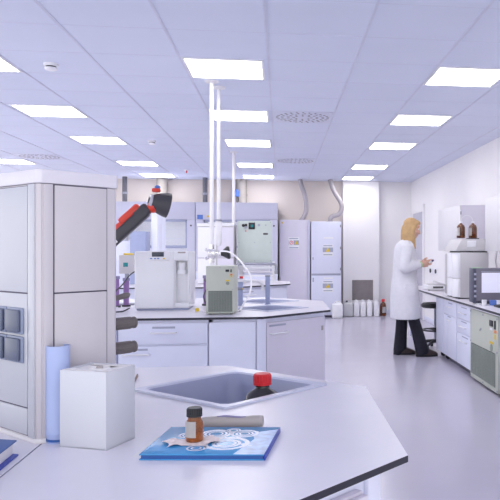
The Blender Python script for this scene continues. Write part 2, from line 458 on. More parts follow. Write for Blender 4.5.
for z in (.249, .189):
    for y in (.084, .155, .226, .297):
        s = MB().box(-.009, -.003, y-.033, y+.033, z-.028, z+.028, .003).build('socket', 'sockethi', t)
        MB().box(-.016, -.009, y-.029, y+.029, z-.024, z+.024, .004).build('socket_flap', 'socket', s)
# taps on the far right face
for z, nm in ((.226, 'tap'), (.169, 'tap')):
    g = MB(); y = .045
    g.cyl((W1, y, z), (W1+.012, y, z), .0095); g.cyl((W1+.006, y, z), (W1+.011, y, z), .0122)
    tp = g.build(nm, 'tap', t)
    k = MB(); mt = xf(W1+.011, y, z, 0, 90, 0)
    k.lathe([(0, 0), (.0105, 0), (.0128, .004), (.0135, .02), (.0135, .052), (.0125, .053), (.0125, .056), (.0138, .057), (.0138, .061), (.011, .063), (0, .063)], 24, 0, mt)
    for i in range(12):
        aa = 2*math.pi*i/12
        k.cyl((W1+.017, y+.0131*math.cos(aa), z+.0131*math.sin(aa)), (W1+.061, y+.0131*math.cos(aa), z+.0131*math.sin(aa)), .0015, n=6)
    k.build('tap_handle', 'tap', tp)
k = MB(); k.tube([(W1, .045, .284), (W1+.02, .045, .286), (W1+.05, .045, .291), (W1+.056, .045, .290)], [.006, .006, .0075, .006], 14); k.build('nozzle', 'tap', t)

# things on the near worktop
t = thing('white_box', 'white card box with torn open top beside the pale blue tube on front worktop', 'box', (-.344, 1.447, .9), -22.5)
b = MB(); X0, Y1, Z1 = -.108, .098, .156
b.box(X0, 0, 0, .0025, 0, Z1, .0008); b.box(X0, 0, Y1-.0025, Y1, 0, Z1, .0008); b.box(X0, X0+.0025, .0025, Y1-.0025, 0, Z1, .0008); b.box(-.0025, 0, .0025, Y1-.0025, 0, Z1, .0008); b.box(X0, 0, 0, Y1, 0, .003)
b.build('carton', 'card', t)
b = MB(); b.box(X0+.003, -.003, .003, Y1-.003, Z1-.007, Z1-.004); b.build('inner_tray', 'whitep', t)
fl = MB()
fl.prism([(X0+.003, .004), (-.03, .004), (-.042, .016), (-.07, .013), (X0+.02, .022)], 0, .0012, 0, 0, xf(0, 0, Z1-.001, 5, 0, 0))
fl.prism([(X0+.01, Y1-.004), (-.02, Y1-.004), (-.03, Y1-.02), (-.05, Y1-.028), (-.085, Y1-.018)], 0, .0012, 0, 0, xf(0, 0, Z1+.004, -4, 0, 0))
fl.prism([(-.003, .01), (-.003, Y1-.01), (-.022, Y1-.02), (-.026, .04), (-.018, .014)], 0, .0012, 0, 0, xf(0, 0, Z1, 0, -4, 0))
fl.prism([(X0+.004, .01), (X0+.004, Y1-.01), (X0+.03, Y1-.03), (X0+.026, .03)], 0, .0012, 0, 0, xf(0, 0, Z1-.006, 0, -3, 0))
fl.build('torn_flaps', 'whitep', t)
b = MB().box(-.006, .006, -.006, .006, 0, .011, .002, 0, xf(-.055, .055, Z1-.009, 0, 0, 20)); tag_ = b.build('valve_knob', 'tan', t)
rg = MB(); rg.tube([(-.055+.022*math.cos(a*.3), .055+.016*math.sin(a*.3), Z1-.004) for a in range(22)], .003, 8); rg.build('tray_rim', 'whitep', t)

t = thing('card_tube', 'pale blue open tube standing between cabinet column and white box', 'tube', (-.4595, 1.532, .9))
MB().lathe([(0, .004), (.0205, .004), (.0205, .2), (.0228, .2), (.023, .197), (.023, .024), (.0238, .022), (.0238, .018), (.0225, .014), (.0225, 0), (0, 0)], 36).build('wall', 'tube', t)
MB().lathe([(.0224, .004), (.0236, .004), (.0236, .009), (.0224, .009)], 36).build('foot_ring', 'blued', t)

t = thing('binder', 'dark blue binder lying on worktop at the lower left edge', 'binder', (-.508, 1.439, .9), -7)
# corner at top right; edge runs toward camera
q = xf(0, 0, 0, 0, 0, 0)
P0 = [(0, 0), (.022, -.153), (.026, -.30), (-.30, -.34), (-.30, .06)]
MB().prism(P0, .027, .030, .001).build('front_cover', 'blued', t)
MB().prism([(-.006, -.004), (.016, -.153), (.02, -.29), (-.29, -.33), (-.29, .05)], .0035, .027, .001).build('pages', 'whitep', t)
MB().prism([(.004, -.002), (.026, -.153), (.03, -.30), (-.30, -.34), (-.30, .062)], 0, .0035, .001).build('back_cover', 'bluespine', t)

t = thing('notepad', 'white notepad with brown edge lying behind the white box', 'notepad', (-.447, 2.29, .9), 6.5)
MB().box(-.2, -.004, -.17, 0, 0, .006, .001).build('pages', 'whitep', t)
MB().box(-.004, 0, -.171, .001, 0, .007, .001).build('binding', 'brownp', t)

# loose sheet under the book, the book
t = thing('blue_book', 'glossy blue book with white ring pattern lying on front worktop', 'book', (-.267, 1.374, .9), -8)
BW, BD, BT = .238, .206, .0115
b = MB(); b.box(0, BW, 0, BD, BT-.0022, BT, .0006)
for cx, cy, rads in ((.150, .075, (.018, .026, .041)), (.112, .148, (.014, .022, .030)), (.172, .150, (.010, .017, .026)), (.060, .137, (.008, .014, .021)), (.098, .042, (.009, .0175)), (.143, .176, (.008, .014))):
    for r in rads:
        wv = max(.0016, r*.12)
        tb = bmesh.new(); rr = []
        for rad in (r-wv, r+wv): rr.append([tb.verts.new((cx+rad*math.cos(2*math.pi*i/36), cy+rad*math.sin(2*math.pi*i/36), BT+.00015)) for i in range(36)])
        for i in range(36): tb.faces.new((rr[0][i], rr[0][(i+1) % 36], rr[1][(i+1) % 36], rr[1][i]))
        b._merge(tb, 1)
for x, y, r in ((.185, .07, .006), (.2, .06, .004), (.165, .12, .005), (.13, .115, .006), (.085, .09, .005), (.195, .165, .004)):
    b.lathe([(0, BT+.0002), (r, BT+.0002), (r, BT)], 16, 1, Matrix.Translation((x, y, 0)))
b.prism([(.178, .001), (BW-.001, .001), (BW-.001, BD-.02), (.186, BD-.05), (.20, .11)], BT-.0001, BT+.0001, 0, 2)
b.build('front_cover', ['blue', 'ring', 'bluep'], t)
MB().box(.003, BW-.003, .003, BD-.003, .002, BT-.002).build('pages', 'blued', t)
MB().box(0, BW, 0, BD, 0, .002, .0006).build('back_cover', 'blue', t)
MB().box(BW-.001, BW+.0015, 0, BD, 0, BT, .0005).build('spine', 'bluespine', t)
t = MB().prism([(-.284, 1.40), (-.255, 1.385), (-.243, 1.54), (-.262, 1.55)], 0, .0006, 0, 0, Matrix.Translation((0, 0, .9))).build('paper_sheet', 'whitep')
tag(t, 'white paper sheet peeking out along the left side of the blue book', 'paper')

zb = .9+BT+.0004
t = thing('paper_slip', 'crumpled pinkish paper slip under the small brown bottle on blue book', 'paper', (-.178, 1.442, zb), 12)
tb = bmesh.new(); nx, ny = 14, 8; vs = []
for j in range(ny+1):
    for i in range(nx+1):
        u, v = i/nx, j/ny
        x = -.05+.1*u+.006*math.sin(v*6); y = -.024+.05*v+.007*math.sin(u*7)
        z = .001+.0035*abs(math.sin(u*9+v*3))*(.4+abs(u-.45)*1.6)
        vs.append(tb.verts.new((x, y, max(.0003, z if abs(u-.5) > .22 else .0006))))
for j in range(ny):
    for i in range(nx):
        a = j*(nx+1)+i; tb.faces.new((vs[a], vs[a+1], vs[a+nx+2], vs[a+nx+1]))
bmesh.ops.recalc_face_normals(tb, faces=tb.faces)
q = MB(); q._merge(tb, 0, None, False); q.build('slip', 'sachet', t)

def bottle(name, label, cat, loc, r, h, glass, capm, capr, caph, lab=None, group=None, rz=0.):
    t = thing(name, label, cat, loc, rz, group)
    nk = capr*.82; hb = h-caph*.9
    prof = [(0, 0), (r*.9, 0), (r, r*.1), (r, hb*.66), (r*.93, hb*.76), (r*.75, hb*.86), (nk*1.05, hb*.93), (nk, hb*.96), (nk, h-.004)]
    MB().lathe(prof+[(0, h-.004)], 32).build('glass_body', glass, t, ang=1.2)
    c = MB(); c.lathe([(0, h), (capr*.9, h), (capr, h-caph*.1), (capr, h-caph), (nk, h-caph)], 32)
    for i in range(20):
        a = 2*math.pi*i/20; c.cyl((capr*.985*math.cos(a), capr*.985*math.sin(a), h-caph*.95), (capr*.985*math.cos(a), capr*.985*math.sin(a), h-caph*.15), capr*.07, n=6)
    c.lathe([(capr*1.06, h-caph*1.0), (capr*1.06, h-caph*.78), (capr, h-caph*.76), (capr, h-caph*1.0)], 32)
    c.build('cap', capm, t)
    if lab:
        z0, z1, a0, a1, lm = lab
        tb = bmesh.new(); A = []; B = []
        for k in range(17):
            a = R(a0+(a1-a0)*k/16); A.append(tb.verts.new((r*1.012*math.cos(a), r*1.012*math.sin(a), z0*h))); B.append(tb.verts.new((r*1.012*math.cos(a), r*1.012*math.sin(a), z1*h)))
        for k in range(16): tb.faces.new((A[k], A[k+1], B[k+1], B[k]))
        bmesh.ops.solidify(tb, geom=list(tb.faces), thickness=r*.01)
        q = MB(); q._merge(tb, 0); q.build('paper_label', lm, t)
    return t
bottle('reagent_bottle', 'small amber bottle with black cap and white label standing on the blue book', 'bottle', (-.1735, 1.452, zb+.0014), .0178, .067, 'ambl', 'black', .0148, .0175, (.14, .62, -185, -75, 'whitep'))
t2 = bottle('solvent_bottle', 'large dark bottle with red cap standing inside the front sink', 'bottle', (-.053, 2.032, .9-.1745), .056, .219, 'darkglass', 'red', .0245, .032)
# grey-beige grip behind the book
t = thing('tool_handle', 'grey-beige rounded handle with mauve inlay lying behind the blue book', 'tool', (-.112, 1.60, .9), -6)
b = MB(); b.tube([(-.075, 0, .0120), (-.055, 0, .0125), (-.02, 0, .0138), (.02, 0, .0130), (.05, 0, .0140), (.066, 0, .0145)], [.0085, .0115, .0125, .0115, .013, .0128], 20); b.build('grip', 'tan', t)
MB().tube([(.066, 0, .0145), (.071, 0, .0145), (.073, 0, .0145)], [.0125, .0122, .0105], 20).build('end_cap', 'tan', t)
MB().tube([(-.03, -.004, .0255), (-.01, -.004, .0268), (.02, -.004, .0242), (.035, -.004, .0248)], [.001, .0022, .0022, .001], 10).build('grip_inlay', 'purplegrey', t)

# ------------------------------------------------------------------ MIDDLE ISLAND
s2a = (-.082, 4.86); s2b = (-.075, 5.60)
iend = oct_end(.325, 4.2, 5.88, .43, -2.4)
worktop('island_worktop', iend, [sq(-.08, 4.80, .172, 45), sq(-.13, 5.43, .172, 45)], 'pale worktop of the middle island carrying the white water purifier')
sink(-.08, 4.80, .192, 45, .16, 'blue-grey sink at the near corner of the middle island worktop')
sink(-.13, 5.43, .192, 45, .16, 'blue-grey sink at the far corner of the middle island worktop')
t = thing('drawer_cabinet', 'pale two-drawer cabinet in the front of the middle island under the purifier', 'cabinet', (0, 4.24, 0))
MB().box(-.94, -.425, .0, .7, .1, .8855, .002).build('carcass', 'cab', t); MB().box(-.94, -.43, .05, .6, 0, .1).build('plinth', 'gap', t)
front(t, 'drawer', -.936, -.43, .745, .868, 0, (-.745, -.615, .842), (-.75, -.61, .812))
front(t, 'drawer', -.936, -.43, .11, .733, 0, (-.92, -.77, .715), (-.91, -.76, .688))
t = thing('base_cabinet', 'pale plain cabinet left of the two-drawer cabinet on middle island', 'cabinet', (0, 4.24, 0))
MB().box(-2.36, -.944, .0, .7, .1, .8855, .002).build('carcass', 'cab', t); MB().box(-2.3, -.944, .05, .6, 0, .1).build('plinth', 'gap', t)
front(t, 'door', -1.5, -.95, .11, .868, 0, None, (-1.1, -1.0, .80))
t = thing('base_cabinet', 'pale cabinet under the angled sink end of the middle island', 'cabinet')
body = [(-.42, 4.24), (-.118, 4.24), (.285, 4.643), (.285, 5.44), (-.118, 5.84), (-.42, 5.84)]
b = MB(); b.prism(body, .1, .72, .002); b.prism([(-.40, 4.29), (-.14, 4.29), (.24, 4.67), (.24, 5.40), (-.14, 5.78), (-.40, 5.78)], 0, .1)
for i in range(6):
    p, q = Vector(body[i]), Vector(body[(i+1) % 6]); dv = q-p
    b.box(0, dv.length, 0, .02, .72, .8855, 0, 0, xf(p.x, p.y, 0, 0, 0, math.degrees(math.atan2(dv.y, dv.x))))
b.build('carcass', 'cab', t)
front(t, 'side_panel', -.421, -.150, .11, .868, 4.24)
ch = bpy.data.objects.new('angled_front', None); COL.objects.link(ch); ch.parent = t; ch.location = (-.118, 4.24, 0); ch.rotation_euler = (0, 0, R(45))
L = .57
front(ch, 'door', .03, L-.015, .11, .858, 0, (.05, .19, .838), (.055, .19, .79), 'cabp')
MB().box(L-.05, L-.035, -.022, -.018, .77, .80, .001).build('lock', 'tan', ch)
MB().box(-.035, .022, -.0, .012, .1, .8855, .002, 0, xf(0, -.014, 0, 0, 0, -22)).build('corner_post', 'cab', ch)

# water purifier
t = thing('water_purifier', 'big white water purifier with dark display on the middle island', 'water purifier', (-.945, 4.72, .9))
b = MB(); b.box(0, .252, 0, .33, .012, .387, .010, seg=3); b.box(.245, .348, .055, .329, .0128, .3862, .008, seg=3)
b.box(.246, .259, .012, .2, .0135, .3855, .007, seg=3); b.box(.333, .3472, .022, .2, .0135, .3855, .007, seg=3); b.box(.248, .3465, .013, .2, .0142, .05, .006)
b.build('housing', 'white', t)
MB().box(.01, .338, .02, .31, 0, .014).build('foot', 'sink', t)
p = MB().box(.085, .225, -.012, .004, .325, .392, .010, seg=3).build('control_panel', 'white', t)
MB().box(.112, .188, -.014, -.010, .352, .382, .002).build('display', 'lcd', p)
for x, m_ in ((.108, 'signblue'), (.132, 'signblue'), (.152, 'signblue'), (.188, 'yellow')): MB().box(x-.007, x+.007, -.0145, -.011, .336, .343, .001).build('button', m_, p)
MB().box(.249, .3466, -.008, .12, .325, .3885, .009, seg=3).build('dispenser_head', 'white', t)
b = MB(); b.box(.275, .325, -.010, .02, .374, .384, .003); b.build('head_badge', 'tan', t)
b = MB(); b.lathe([(0, 0), (.016, 0), (.022, .02), (.022, .055), (0, .055)], 20, 0, Matrix.Translation((.297, .028, .255)))
b.lathe([(0, 0), (.028, 0), (.03, .006), (.028, .03), (0, .034)], 20, 0, Matrix.Translation((.297, .028, .235))); b.build('filter_nozzle', 'white', t)

def chiller_panel(t, Wd, Hd, m_case=True):
    """details on the local plane y=0 facing -y, x 0..Wd, z 0..Hd"""
    pass
t = thing('bench_chiller', 'small green-grey chiller with vent grille standing on the middle island', 'chiller', (-.455, 4.38, .9), -2)
MB().box(0, .170, 0, .24, .006, .297, .002).build('case', 'green', t)
for x in (.02, .15):
    for y in (.03, .2): MB().cyl((x, y, 0), (x, y, .008), .01).build('foot', 'black', t)
b = MB().box(.014, .158, -.002, .001, .018, .145, .0005, 1)
for i in range(20): b.box(.016, .156, -.0045, -.001, .021+i*.0061, .0246+i*.0061, .0004, 0)
for i in range(15): b.box(.016+i*.0097, .0178+i*.0097, -.005, -.001, .019, .144, 0, 0)
b.build('vent_grille', ['greend', 'grillgap'], t)
b = MB().box(.118, .140, -.004, .001, .262, .276, .001); b.box(.121, .137, -.006, -.003, .265, .273, .001); b.build('power_inlet', 'black', t)
MB().box(.148, .155, -.004, .001, .259, .277, .001).build('switch', 'black', t)
MB().box(.147, .160, -.0025, .001, .240, .250, 0).build('orange_label', 'orange', t)
MB().box(.149, .158, -.0025, .001, .228, .239, 0).build('yellow_sticker', 'yellow', t)
MB().box(.119, .142, -.0025, .001, .205, .213, 0).build('yellow_label', 'yellow', t)
b = MB(); b.cyl((.131, .001, .192), (.131, -.003, .192), .011, n=20); b.build('round_seal', 'greend', t)
for x, z in ((.008, .288), (.162, .288), (.085, .288), (.008, .153), (.162, .153), (.008, .012), (.162, .012), (.085, .012)): MB().cyl((x, .001, z), (x, -.002, z), .0025, n=8).build('screw', 'steel', t)

# tap posts and white pipe on the middle island
def post(x, y, h, label, kn):
    t = thing('tap_post', label, 'tap post', (x, y, .9), 0, 'blue-grey tap posts on the middle island')
    MB().box(-.0165, .0165, -.0165, .0165, 0, h, .003).build('post', 'post', t)
    MB().box(-.022, .022, -.022, .022, 0, .006, .002).build('base_plate', 'post', t)
    MB().box(-.019, .019, -.019, .019, h-.002, h+.008, .002).build('cap', 'steel', t)
    return t
post(-.095, 5.112, .205, 'right blue-grey tap post between the two middle island sinks', 0)
t = post(-.285, 5.06, .185, 'left blue-grey tap post behind the bench chiller, with red knob', 1)
b = MB(); b.cyl((-.03, -.01, .182), (.02, -.01, .182), .012); b.cyl((.02, -.01, .182), (.035, -.01, .182), .007); b.cyl((-.03, -.01, .12), (.012, -.01, .12), .012); b.build('valve_body', 'steel', t)
MB().lathe([(0, 0), (.011, 0), (.013, .004), (.013, .014), (0, .016)], 16, 0, xf(.006, -.01, .194)).build('red_knob', 'red', t)
MB().cyl((.012, -.01, .12), (.022, -.01, .12), .007).build('outlet', 'yellow', t)
MB().cyl((.020, -.01, .182), (.030, -.01, .168), .008).build('outlet', 'yellow', t)
o = MB().tube([(-.40, 5.0, 1.074), (-.30, 5.0, 1.079), (-.19, 5.0, 1.079), (-.15, 5.0, 1.072), (-.130, 5.0, 1.05), (-.127, 5.0, 1.01)], .010, 14).build('water_pipe', 'hose')
tag(o, 'thick white water pipe running right from behind the bench chiller and bending down', 'pipe')
o = MB().tube([(-.47, 5.55, 1.285), (-.40, 5.5, 1.28), (-.32, 5.35, 1.23), (-.23, 5.06, 1.14), (-.205, 4.93, 1.075), (-.21, 4.8, 1.0), (-.245, 4.68, .94), (-.258, 4.60, .91), (-.262, 4.54, .9065)], .0062, 10).build('hose', 'hose')
tag(o, 'thin white hose arching from the pole valve down behind the bench chiller', 'hose')

# ceiling poles
def pole_base(t): MB().lathe([(0, 0), (.058, 0), (.052, -.012), (.026, -.018), (0, -.018)], 24).build('ceiling_rosette', 'pole', t)
t = thing('ceiling_pole', 'nearest slim white service pole hanging from the ceiling with black valve knob', 'pole', (-.555, 5.78, ZC))
pole_base(t); MB().cyl((0, 0, -.015), (0, 0, -1.755), .0165).build('tube', 'pole', t)
b = MB(); b.cyl((0, 0, -1.32), (0, 0, -1.37), .021); b.cyl((0, 0, -1.43), (0, 0, -1.47), .022); b.box(-.03, .03, -.03, .03, -1.43, -1.36, .008)
b.cyl((.02, 0, -1.395), (.07, 0, -1.395), .012); b.cyl((-.02, 0, -1.38), (-.05, 0, -1.36), .011); b.cyl((-.02, 0, -1.42), (-.05, 0, -1.44), .011); b.box(.045, .075, -.02, .02, -1.42, -1.37, .005)
b.build('valve', 'chrome', t)
MB().lathe([(0, 0), (.018, 0), (.026, .015), (.052, .05), (.052, .064), (.046, .07), (0, .072)], 24, 0, xf(.075, 0, -1.395, 0, 82, 0)).build('valve_knob', 'black', t)
t = thing('ceiling_pole', 'second white pole right beside the nearest pole, thicker at its lower end', 'pole', (-.518, 5.99, ZC))
pole_base(t); MB().cyl((0, 0, -.015), (0, 0, -1.13), .0155).build('tube', 'pole', t)
MB().lathe([(0, 0), (.014, .01), (.024, .03), (.027, .05), (.027, .205), (.022, .22), (0, .222)], 22, 0, xf(0, 0, -1.34)).build('sleeve', 'pole', t)
MB().lathe([(.028, 0), (.030, .004), (.030, .012), (.028, .016)], 22, 0, xf(0, 0, -1.125)).build('collar', 'steel', t)
t = thing('ceiling_pole', 'farthest thin white pole dropping from the ceiling behind the other two', 'pole', (-.655, 9.95, ZC))
pole_base(t); MB().cyl((0, 0, -.015), (0, 0, -1.755), .022).build('tube', 'pole', t)

# things at the left end of the middle island
t = thing('extraction_arm', 'red and dark grey fume extraction arm with black hood behind the cabinet column', 'extraction arm', (-1.22, 4.62, .9))
MB().lathe([(0, 0), (.09, 0), (.09, .012), (.05, .02), (.045, .09), (0, .09)], 24).build('base', 'dark', t)
MB().tube([(0, 0, .08), (.02, -.01, .2), (.14, -.08, .42)], .036, 18, 0, 3).build('lower_arm', 'dark', t)
q = Vector((-.215+.0, 0, 0))
E0 = Vector((.16, -.12, .425)); E1 = Vector((.405, -.12, .655))
MB().ell(E0, (.045, .05, .045)).build('elbow', 'dark', t)
dv = (E1-E0); mt = Matrix.Translation(E0) @ dv.to_track_quat('X', 'Z').to_matrix().to_4x4(); LL = dv.length
b = MB(); b.box(-.03, LL-.02, -.036, .036, -.037, .033, .016, 0, mt, 3); b.box(LL-.10, LL+.005, -.034, .034, -.030, .044, .018, 0, mt, 3); b.build('upper_arm', 'dark', t)
b = MB(); b.box(.15, LL-.03, -.030, .030, .025, .074, .016, 0, mt, 3); b.box(.07, .17, -.026, .026, .015, .058, .016, 0, mt, 3); b.build('red_cover', 'redarm', t)
b = MB(); b.box(.035, .065, -.0375, -.0355, -.032, -.002, 0, 0, mt); b.build('white_sticker', 'whitep', t)
MB().tube([(.16, -.10, .44), (.22, -.10, .53), (.27, -.10, .575)], .018, 12).build('spring_sleeve', 'alu', t)
b = MB(); jc = Vector((.432, -.12, .662)); ax = Vector((.93, -.10, .36)).normalized(); mt = Matrix.Translation(jc) @ ax.to_track_quat('Z', 'Y').to_matrix().to_4x4()
b.lathe([(0, -.03), (.026, -.03), (.035, -.01), (.035, .012), (0, .012)], 24, 0, mt); b.build('red_joint', 'redarm', t)
hc = Vector((.425, -.12, .697)); ax = Vector((.90, .34, -.22)).normalized(); mt = Matrix.Translation(hc) @ ax.to_track_quat('Z', 'Y').to_matrix().to_4x4()
b = MB(); b.lathe([(0, -.012), (.035, -.012), (.046, .004), (.064, .040), (.075, .075), (.079, .102), (.075, .102), (.06, .045), (0, .03)], 32, 0, mt); b.build('hood', 'dark', t, ang=1.)
MB().lathe([(.03, -.02), (.040, -.016), (.046, -.004), (.03, -.004)], 24, 0, mt).build('hood_collar', 'alu', t)
b = MB(); b.box(.425, .475, -.14, -.10, .755, .78, .008); b.build('red_lever', 'redarm', t)
b = MB(); b.ell((.458, -.12, .785), (.018, .018, .014)); b.build('blue_knob', 'signblue', t)

t = thing('control_box', 'small pale control box with teal display left of the purifier', 'control box', (-1.10, 5.2, .9))
MB().box(-.05, .05, 0, .07, .225, .36, .008).build('case', 'ivory', t)
MB().box(-.018, .014, -.002, .002, .275, .305, .002).build('display', 'lcdg', t)
MB().box(-.012, .012, .02, .05, 0, .23, .002).build('stand', 'steel', t); MB().box(-.06, .06, -.02, .09, 0, .012, .004).build('base', 'steel', t)
MB().box(-.02, .045, .01, .05, .36, .372, .004).build('yellow_clip', 'yellow', t)
def condenser(x, y, h, label):
    t = thing('purple_column', label, 'lab column', (x, y, .9), 0, 'purple glass columns beside the purifier')
    MB().lathe([(0, 0), (.03, 0), (.03, .012), (0, .012)], 20).build('foot', 'dark', t)
    MB().lathe([(0, .012), (.019, .012), (.019, h-.02), (0, h-.02)], 20).build('tube', 'purple', t)
    MB().lathe([(0, h-.02), (.024, h-.02), (.024, h), (0, h)], 20).build('cap', 'purplegrey', t)
condenser(-1.125, 5.02, .215, 'purple tube column left of the white purifier, outer one')
condenser(-1.072, 5.08, .20, 'purple tube column closest to the left side of the purifier')
condenser(-.528, 5.1, .215, 'purple tube column between the purifier and the bench chiller')
def cable(pts, label, m='dark', r=.0045):
    o = MB().tube(pts, r, 8).build('cable', m); tag(o, label, 'cable', 'loose cables on the middle island'); return o
cable([(-1.2, 4.95, .906), (-1.14, 4.85, .95), (-1.09, 4.84, 1.02), (-1.06, 4.9, 1.06), (-1.03, 4.98, 1.12), (-1.00, 5.05, 1.15)], 'dark cable rising along the left side of the purifier')
cable([(-1.10, 4.72, .905), (-1.08, 4.66, .93), (-1.06, 4.60, .907), (-1.0, 4.62, .905), (-.97, 4.69, .92)], 'dark cable looping on the worktop at the foot of the purifier')
cable([(-1.21, 5.15, 1.19), (-1.24, 5.12, 1.10), (-1.20, 5.08, 1.0), (-1.15, 5.0, .91), (-1.1, 4.95, .905)], 'pale cable curving down beside the small control box', 'hose')
cable([(-.53, 4.98, 1.09), (-.50, 4.92, 1.05), (-.52, 4.86, .98), (-.49, 4.8, .92), (-.47, 4.75, .906)], 'dark cable hanging between the purifier and the bench chiller')
cable([(-.575, 4.6, .94), (-.53, 4.58, .945), (-.50, 4.55, .91), (-.47, 4.53, .906)], 'pale cable on the worktop left of the bench chiller', 'hose')
t = thing('adapter_plug', 'small yellow plug on worktop between purifier and chiller', 'plug', (-.535, 4.62, .9)); MB().box(-.012, .012, -.01, .01, 0, .022, .004).build('plug', 'yellow', t)

# ------------------------------------------------------------------ FAR ISLAND
iend3 = oct_end(.108, 7.57, 9.45, .60, -3.4)
worktop('island_worktop', iend3, [], 'worktop of the farthest island carrying the white instrument cabinet')
t = thing('base_cabinet', 'pale base cabinet of the farthest island with an angled drawer front', 'cabinet')
b3 = [(-3.36, 7.61), (-.51, 7.61), (.068, 8.19), (.068, 8.83), (-.51, 9.41), (-3.36, 9.41)]
b = MB().prism(b3, .1, .8855, .002); b.build('carcass', 'cab', t); MB().prism([(-3.3, 7.67), (-.53, 7.67), (.01, 8.21), (.01, 8.80), (-.53, 9.35), (-3.3, 9.35)], 0, .1).build('plinth', 'gap', t)
ch = bpy.data.objects.new('angled_front', None); COL.objects.link(ch); ch.parent = t; ch.location = (-.51, 7.61, 0); ch.rotation_euler = (0, 0, R(45))
front(ch, 'drawer', .08, .79, .70, .855, 0, (.12, .28, .835), (.12, .30, .80)); front(ch, 'door', .08, .79, .11, .69, 0)
t = thing('instrument_cabinet', 'white two-part instrument cabinet on the farthest island behind the poles', 'instrument', (-.95, 8.25, .9))
MB().box(0, .41, 0, .5, 0, .70, .004).build('case', 'ivory', t)
MB().box(.004, .205, -.018, 0, .305, .655, .004).build('door', 'white', t)
MB().box(.225, .406, -.012, 0, .305, .655, .004).build('door', 'cabp', t)
MB().box(.004, .205, -.018, 0, .01, .295, .004).build('lower_panel', 'white', t); MB().box(.225, .406, -.012, 0, .01, .295, .004).build('lower_panel', 'cabp', t)
MB().box(-.004, .414, -.022, .5, .665, .70, .004).build('top_trim', 'white', t)
# device with pale green back panel on a frame
t = thing('analyser', 'large instrument with pale green-grey panel raised on steel frame, far island', 'instrument', (-.508, 8.36, .9))
MB().box(.0, .405, 0, .06, .245, .735, .004).build('back_panel', 'paleg', t)
MB().box(.01, .40, .06, .42, .25, .73, .01).build('case', 'ivory', t)
b = MB(); b.tube([(-.004, -.04, .08), (-.004, -.04, .17), (.006, -.04, .215), (.03, -.04, .228), (.40, -.04, .228), (.45, -.04, .205), (.455, -.04, .14)], .016, 12, 0, 4); b.build('bent_rail', 'steel', t)
MB().cyl((.455, -.04, .145), (.455, -.04, .11), .022).build('rail_end', 'steel', t)
for x in (.02, .40):
    for y in (.03, .38): MB().box(x, x+.03, y, y+.03, 0, .25, .003).build('leg', 'white', t)
b = MB(); b.box(.0, .43, .01, .04, .17, .195, .003); b.box(.0, .43, .01, .04, .08, .095, .003); b.build('cross_bar', 'white', t)
b = MB(); b.box(.085, .115, -.006, .002, .655, .70, .004); b.box(.13, .205, -.006, .002, .635, .715, .004); b.cyl((.07, .002, .68), (.07, -.012, .68), .018); b.build('connectors', 'black', t)
MB().box(.155, .185, -.009, -.004, .66, .69, .003).build('connector_face', 'lcdg', t)
b = MB(); b.box(.085, .112, -.009, -.004, .645, .67, .003); b.build('socket', 'signgrey', t); MB().cyl((.25, .002, .685), (.25, -.01, .685), .014).build('socket', 'signgrey', t); MB().cyl((.33, .002, .685), (.33, -.008, .685), .008).build('socket', 'signgrey', t)
MB().box(.30, .355, -.005, .002, .572, .592, .002).build('nameplate', 'dark', t)
MB().cyl((.098, .002, .615), (.098, -.006, .615), .008).build('red_lamp', 'red', t)
for x in (.02, .2, .385):
    for z in (.265, .48, .72): MB().cyl((x, .002, z), (x, -.004, z), .005, n=8).build('screw', 'steel', t)
t = thing('service_column', 'slim white service column on the farthest island behind the water purifier', 'column', (-1.40, 8.25, .9), 45)
MB().box(0, .115, 0, .115, 0, .815, .004).build('body', 'cab', t); MB().box(-.004, .119, -.004, .119, .815, .83, .003).build('top_cap', 'cabp', t)
b = MB(); b.box(.05, .054, -.003, .001, .02, .80); b.build('profile_groove', 'cabp', t)
t = thing('grey_cabinet', 'pale blue-grey box instrument on the far island left of the white service column', 'instrument', (-1.71, 8.3, .9))
MB().box(0, .17, 0, .3, 0, .605, .006).build('case', 'post', t); MB().box(-.28, -.005, .05, .35, 0, .50, .006).build('side_unit', 'cab', t)
MB().box(.145, .155, -.008, .001, .32, .36, .002).build('latch', 'dark', t)

